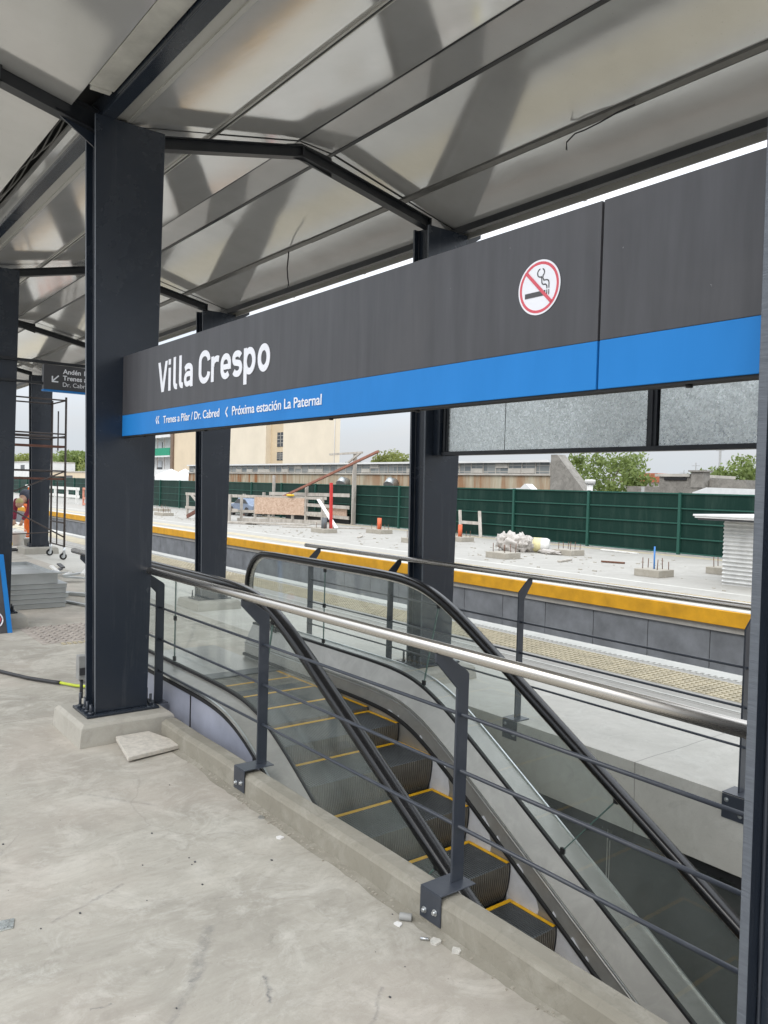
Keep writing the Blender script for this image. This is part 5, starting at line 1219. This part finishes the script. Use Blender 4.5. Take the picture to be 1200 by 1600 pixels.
# far left low buildings
for (x, y0, y1, h, mt, lb) in ((60, 246, 285, 6.4, 'white_render', 'big white box building at the far left behind the scaffold'), (60, 196, 240, 3.4, 'beige_render', 'low pinkish building seen just left of the big column'), (75, 205, 212, 5.2, 'white_render', 'small white rooftop room left of the big column')):
    O = (x, y0, -6.5); t = thing('low_building', lb, 'building', O)
    m = MB(O); m.box(x, x + 12, y0, y1, -6.5, h); m.build('wall', mt, t)
    m = MB(O); m.box(x - .15, x + 12, y0 - .1, y1 + .1, h, h + .3); m.build('roof', 'cornice_grey', t)
    for k in range(2):
        ya = y0 + (y1 - y0) * (.25 + .4 * k); m = MB(O); m.box(x - .06, x, ya, ya + (y1 - y0) * .12, h - 2.2, h - .8); m.build('window', 'window_dark', t)

# ------------------------------------------------------------------ trees
def tree(label, x, y, base, top, rad, mat, seed, n=5200, leaf=.22, group=None, flat_=1.0, name='leafy_tree'):
    rg = np.random.default_rng(seed); O = (x, y, base)
    t = thing(name, label, 'tree', O, group)
    H = top - base; m = MB(O); tips = []
    m.tube([(x, y, base), (x + .1, y, base + H * .3), (x, y + .1, base + H * .55)], .3, 8, radii=[.34, .26, .18])
    for k in range(9):
        a = k * 2.4 + rg.uniform(-.3, .3); z0 = base + H * rg.uniform(.3, .55); rr = rad * rg.uniform(.45, .8); zz = base + H * rg.uniform(.6, .92)
        tp = (x + rr * math.cos(a), y + rr * math.sin(a), zz); mid = (x + rr * .45 * math.cos(a), y + rr * .45 * math.sin(a), (z0 + zz) / 2 + .2)
        m.tube([(x, y, z0), mid, tp], .1, 6, radii=[.13, .08, .03]); tips.append(tp)
    m.build('trunk', 'bark', t)
    C = []
    for k in range(34):
        d = rg.normal(size=3); d /= np.linalg.norm(d); q = rg.uniform(.35, 1.0) ** .5
        C.append((x + d[0] * rad * q * .86, y + d[1] * rad * q * .86, base + H * .62 + d[2] * H * .36 * q * flat_, rad * rg.uniform(.16, .34)))
    C += [(p[0], p[1], p[2], rad * .25) for p in tips]
    C = np.array(C); idx = rg.integers(0, len(C), n); d = rg.normal(size=(n, 3)); d /= np.linalg.norm(d, axis=1)[:, None]
    P = C[idx, :3] + d * (C[idx, 3] * (rg.uniform(.2, 1.15, n)))[:, None]
    P[:, 2] = np.minimum(P[:, 2], top + rg.uniform(-.2, .3, n))
    a = rg.normal(size=(n, 3)); a /= np.linalg.norm(a, axis=1)[:, None]; b = np.cross(a, rg.normal(size=(n, 3))); b /= np.linalg.norm(b, axis=1)[:, None]
    s = leaf * rg.uniform(.5, 1.2, n)[:, None]
    V = np.stack([P - a * s, P + b * s * .5, P + a * s, P - b * s * .5], 1).reshape(-1, 3) - np.array(O)
    me = bpy.data.meshes.new('crown'); me.from_pydata(V.tolist(), [], [(4 * i, 4 * i + 1, 4 * i + 2, 4 * i + 3) for i in range(n)])
    me.materials.append(M[mat]); ob = bpy.data.objects.new('crown', me); col.objects.link(ob); ob.parent = t
    return t
tree('big airy green tree right of the raking warehouse wall', 60, 44.7, -6.5, 5.7, 5.2, 'leaf_mid', 1, 9000, .24)
tree('dense rounded green tree at the far right above the fence', 60, 32.2, -6.5, 4.9, 4.6, 'leaf_mid', 2, 11000, .2)
tree('dense green tree at the right edge partly cut off by the nearest column', 60, 28.4, -6.5, 4.9, 4.0, 'leaf_mid', 12, 9000, .2)
tree('yellowish tree above the warehouse roof left of the middle column', 80, 100.5, -6.5, 8.0, 5.0, 'leaf_yellow', 3, 8000, .3)
tree('small distant tree at the right edge of the cream building', 120, 167, -6.5, 8.3, 4.5, 'leaf_dark', 4, 3500, .4)
tree('low bush like tree in front of the red tiled roof', 62, 39.6, -6.5, 3.1, 2.2, 'leaf_mid', 5, 5000, .2)
lbl = ['leftmost tree of the distant row behind the scaffold', 'second tree of the distant row behind the scaffold', 'third tree of the distant row, left of the farthest column', 'fourth tree of the distant row, by the farthest column',
       'fifth tree of the distant row, right of the farthest column', 'sixth tree of the distant row, above the low pink building', 'seventh tree of the distant row beside the big column', 'last distant tree of the row just left of the big column']
for k in range(8):
    y = 560 - k * 27.0; tree(lbl[k], 120 + (k % 3) * 6, y, -6.5, 15.5 - (k % 3) * 1.3 - k * .12, 17, 'leaf_yellow' if k % 2 else 'leaf_mid', 20 + k, 5000, 1.1, 'distant trees in a row behind the far fence')
O = (100, 318, -6.5)
t = thing('palm_tree', 'dark palm crown beside the big left column', 'palm', O)
m = MB(O); m.tube([(100, 318, -6.5), (100, 318, 7.0)], .5, 8); m.build('trunk', 'bark', t)
m = MB(O)
for k in range(26):
    a = k * 2.39; e = rnd.uniform(-.3, 1.1); L = 5.2
    pts = [Vector((100, 318, 7.0)) + Vector((math.cos(a) * math.cos(e), math.sin(a) * math.cos(e), math.sin(e))) * L * q + Vector((0, 0, -2.6 * q * q)) for q in (0, .3, .6, 1)]
    for p, q in zip(pts[:-1], pts[1:]): m.bar(p, q, .7, .06)
m.build('crown', 'leaf_dark', t)
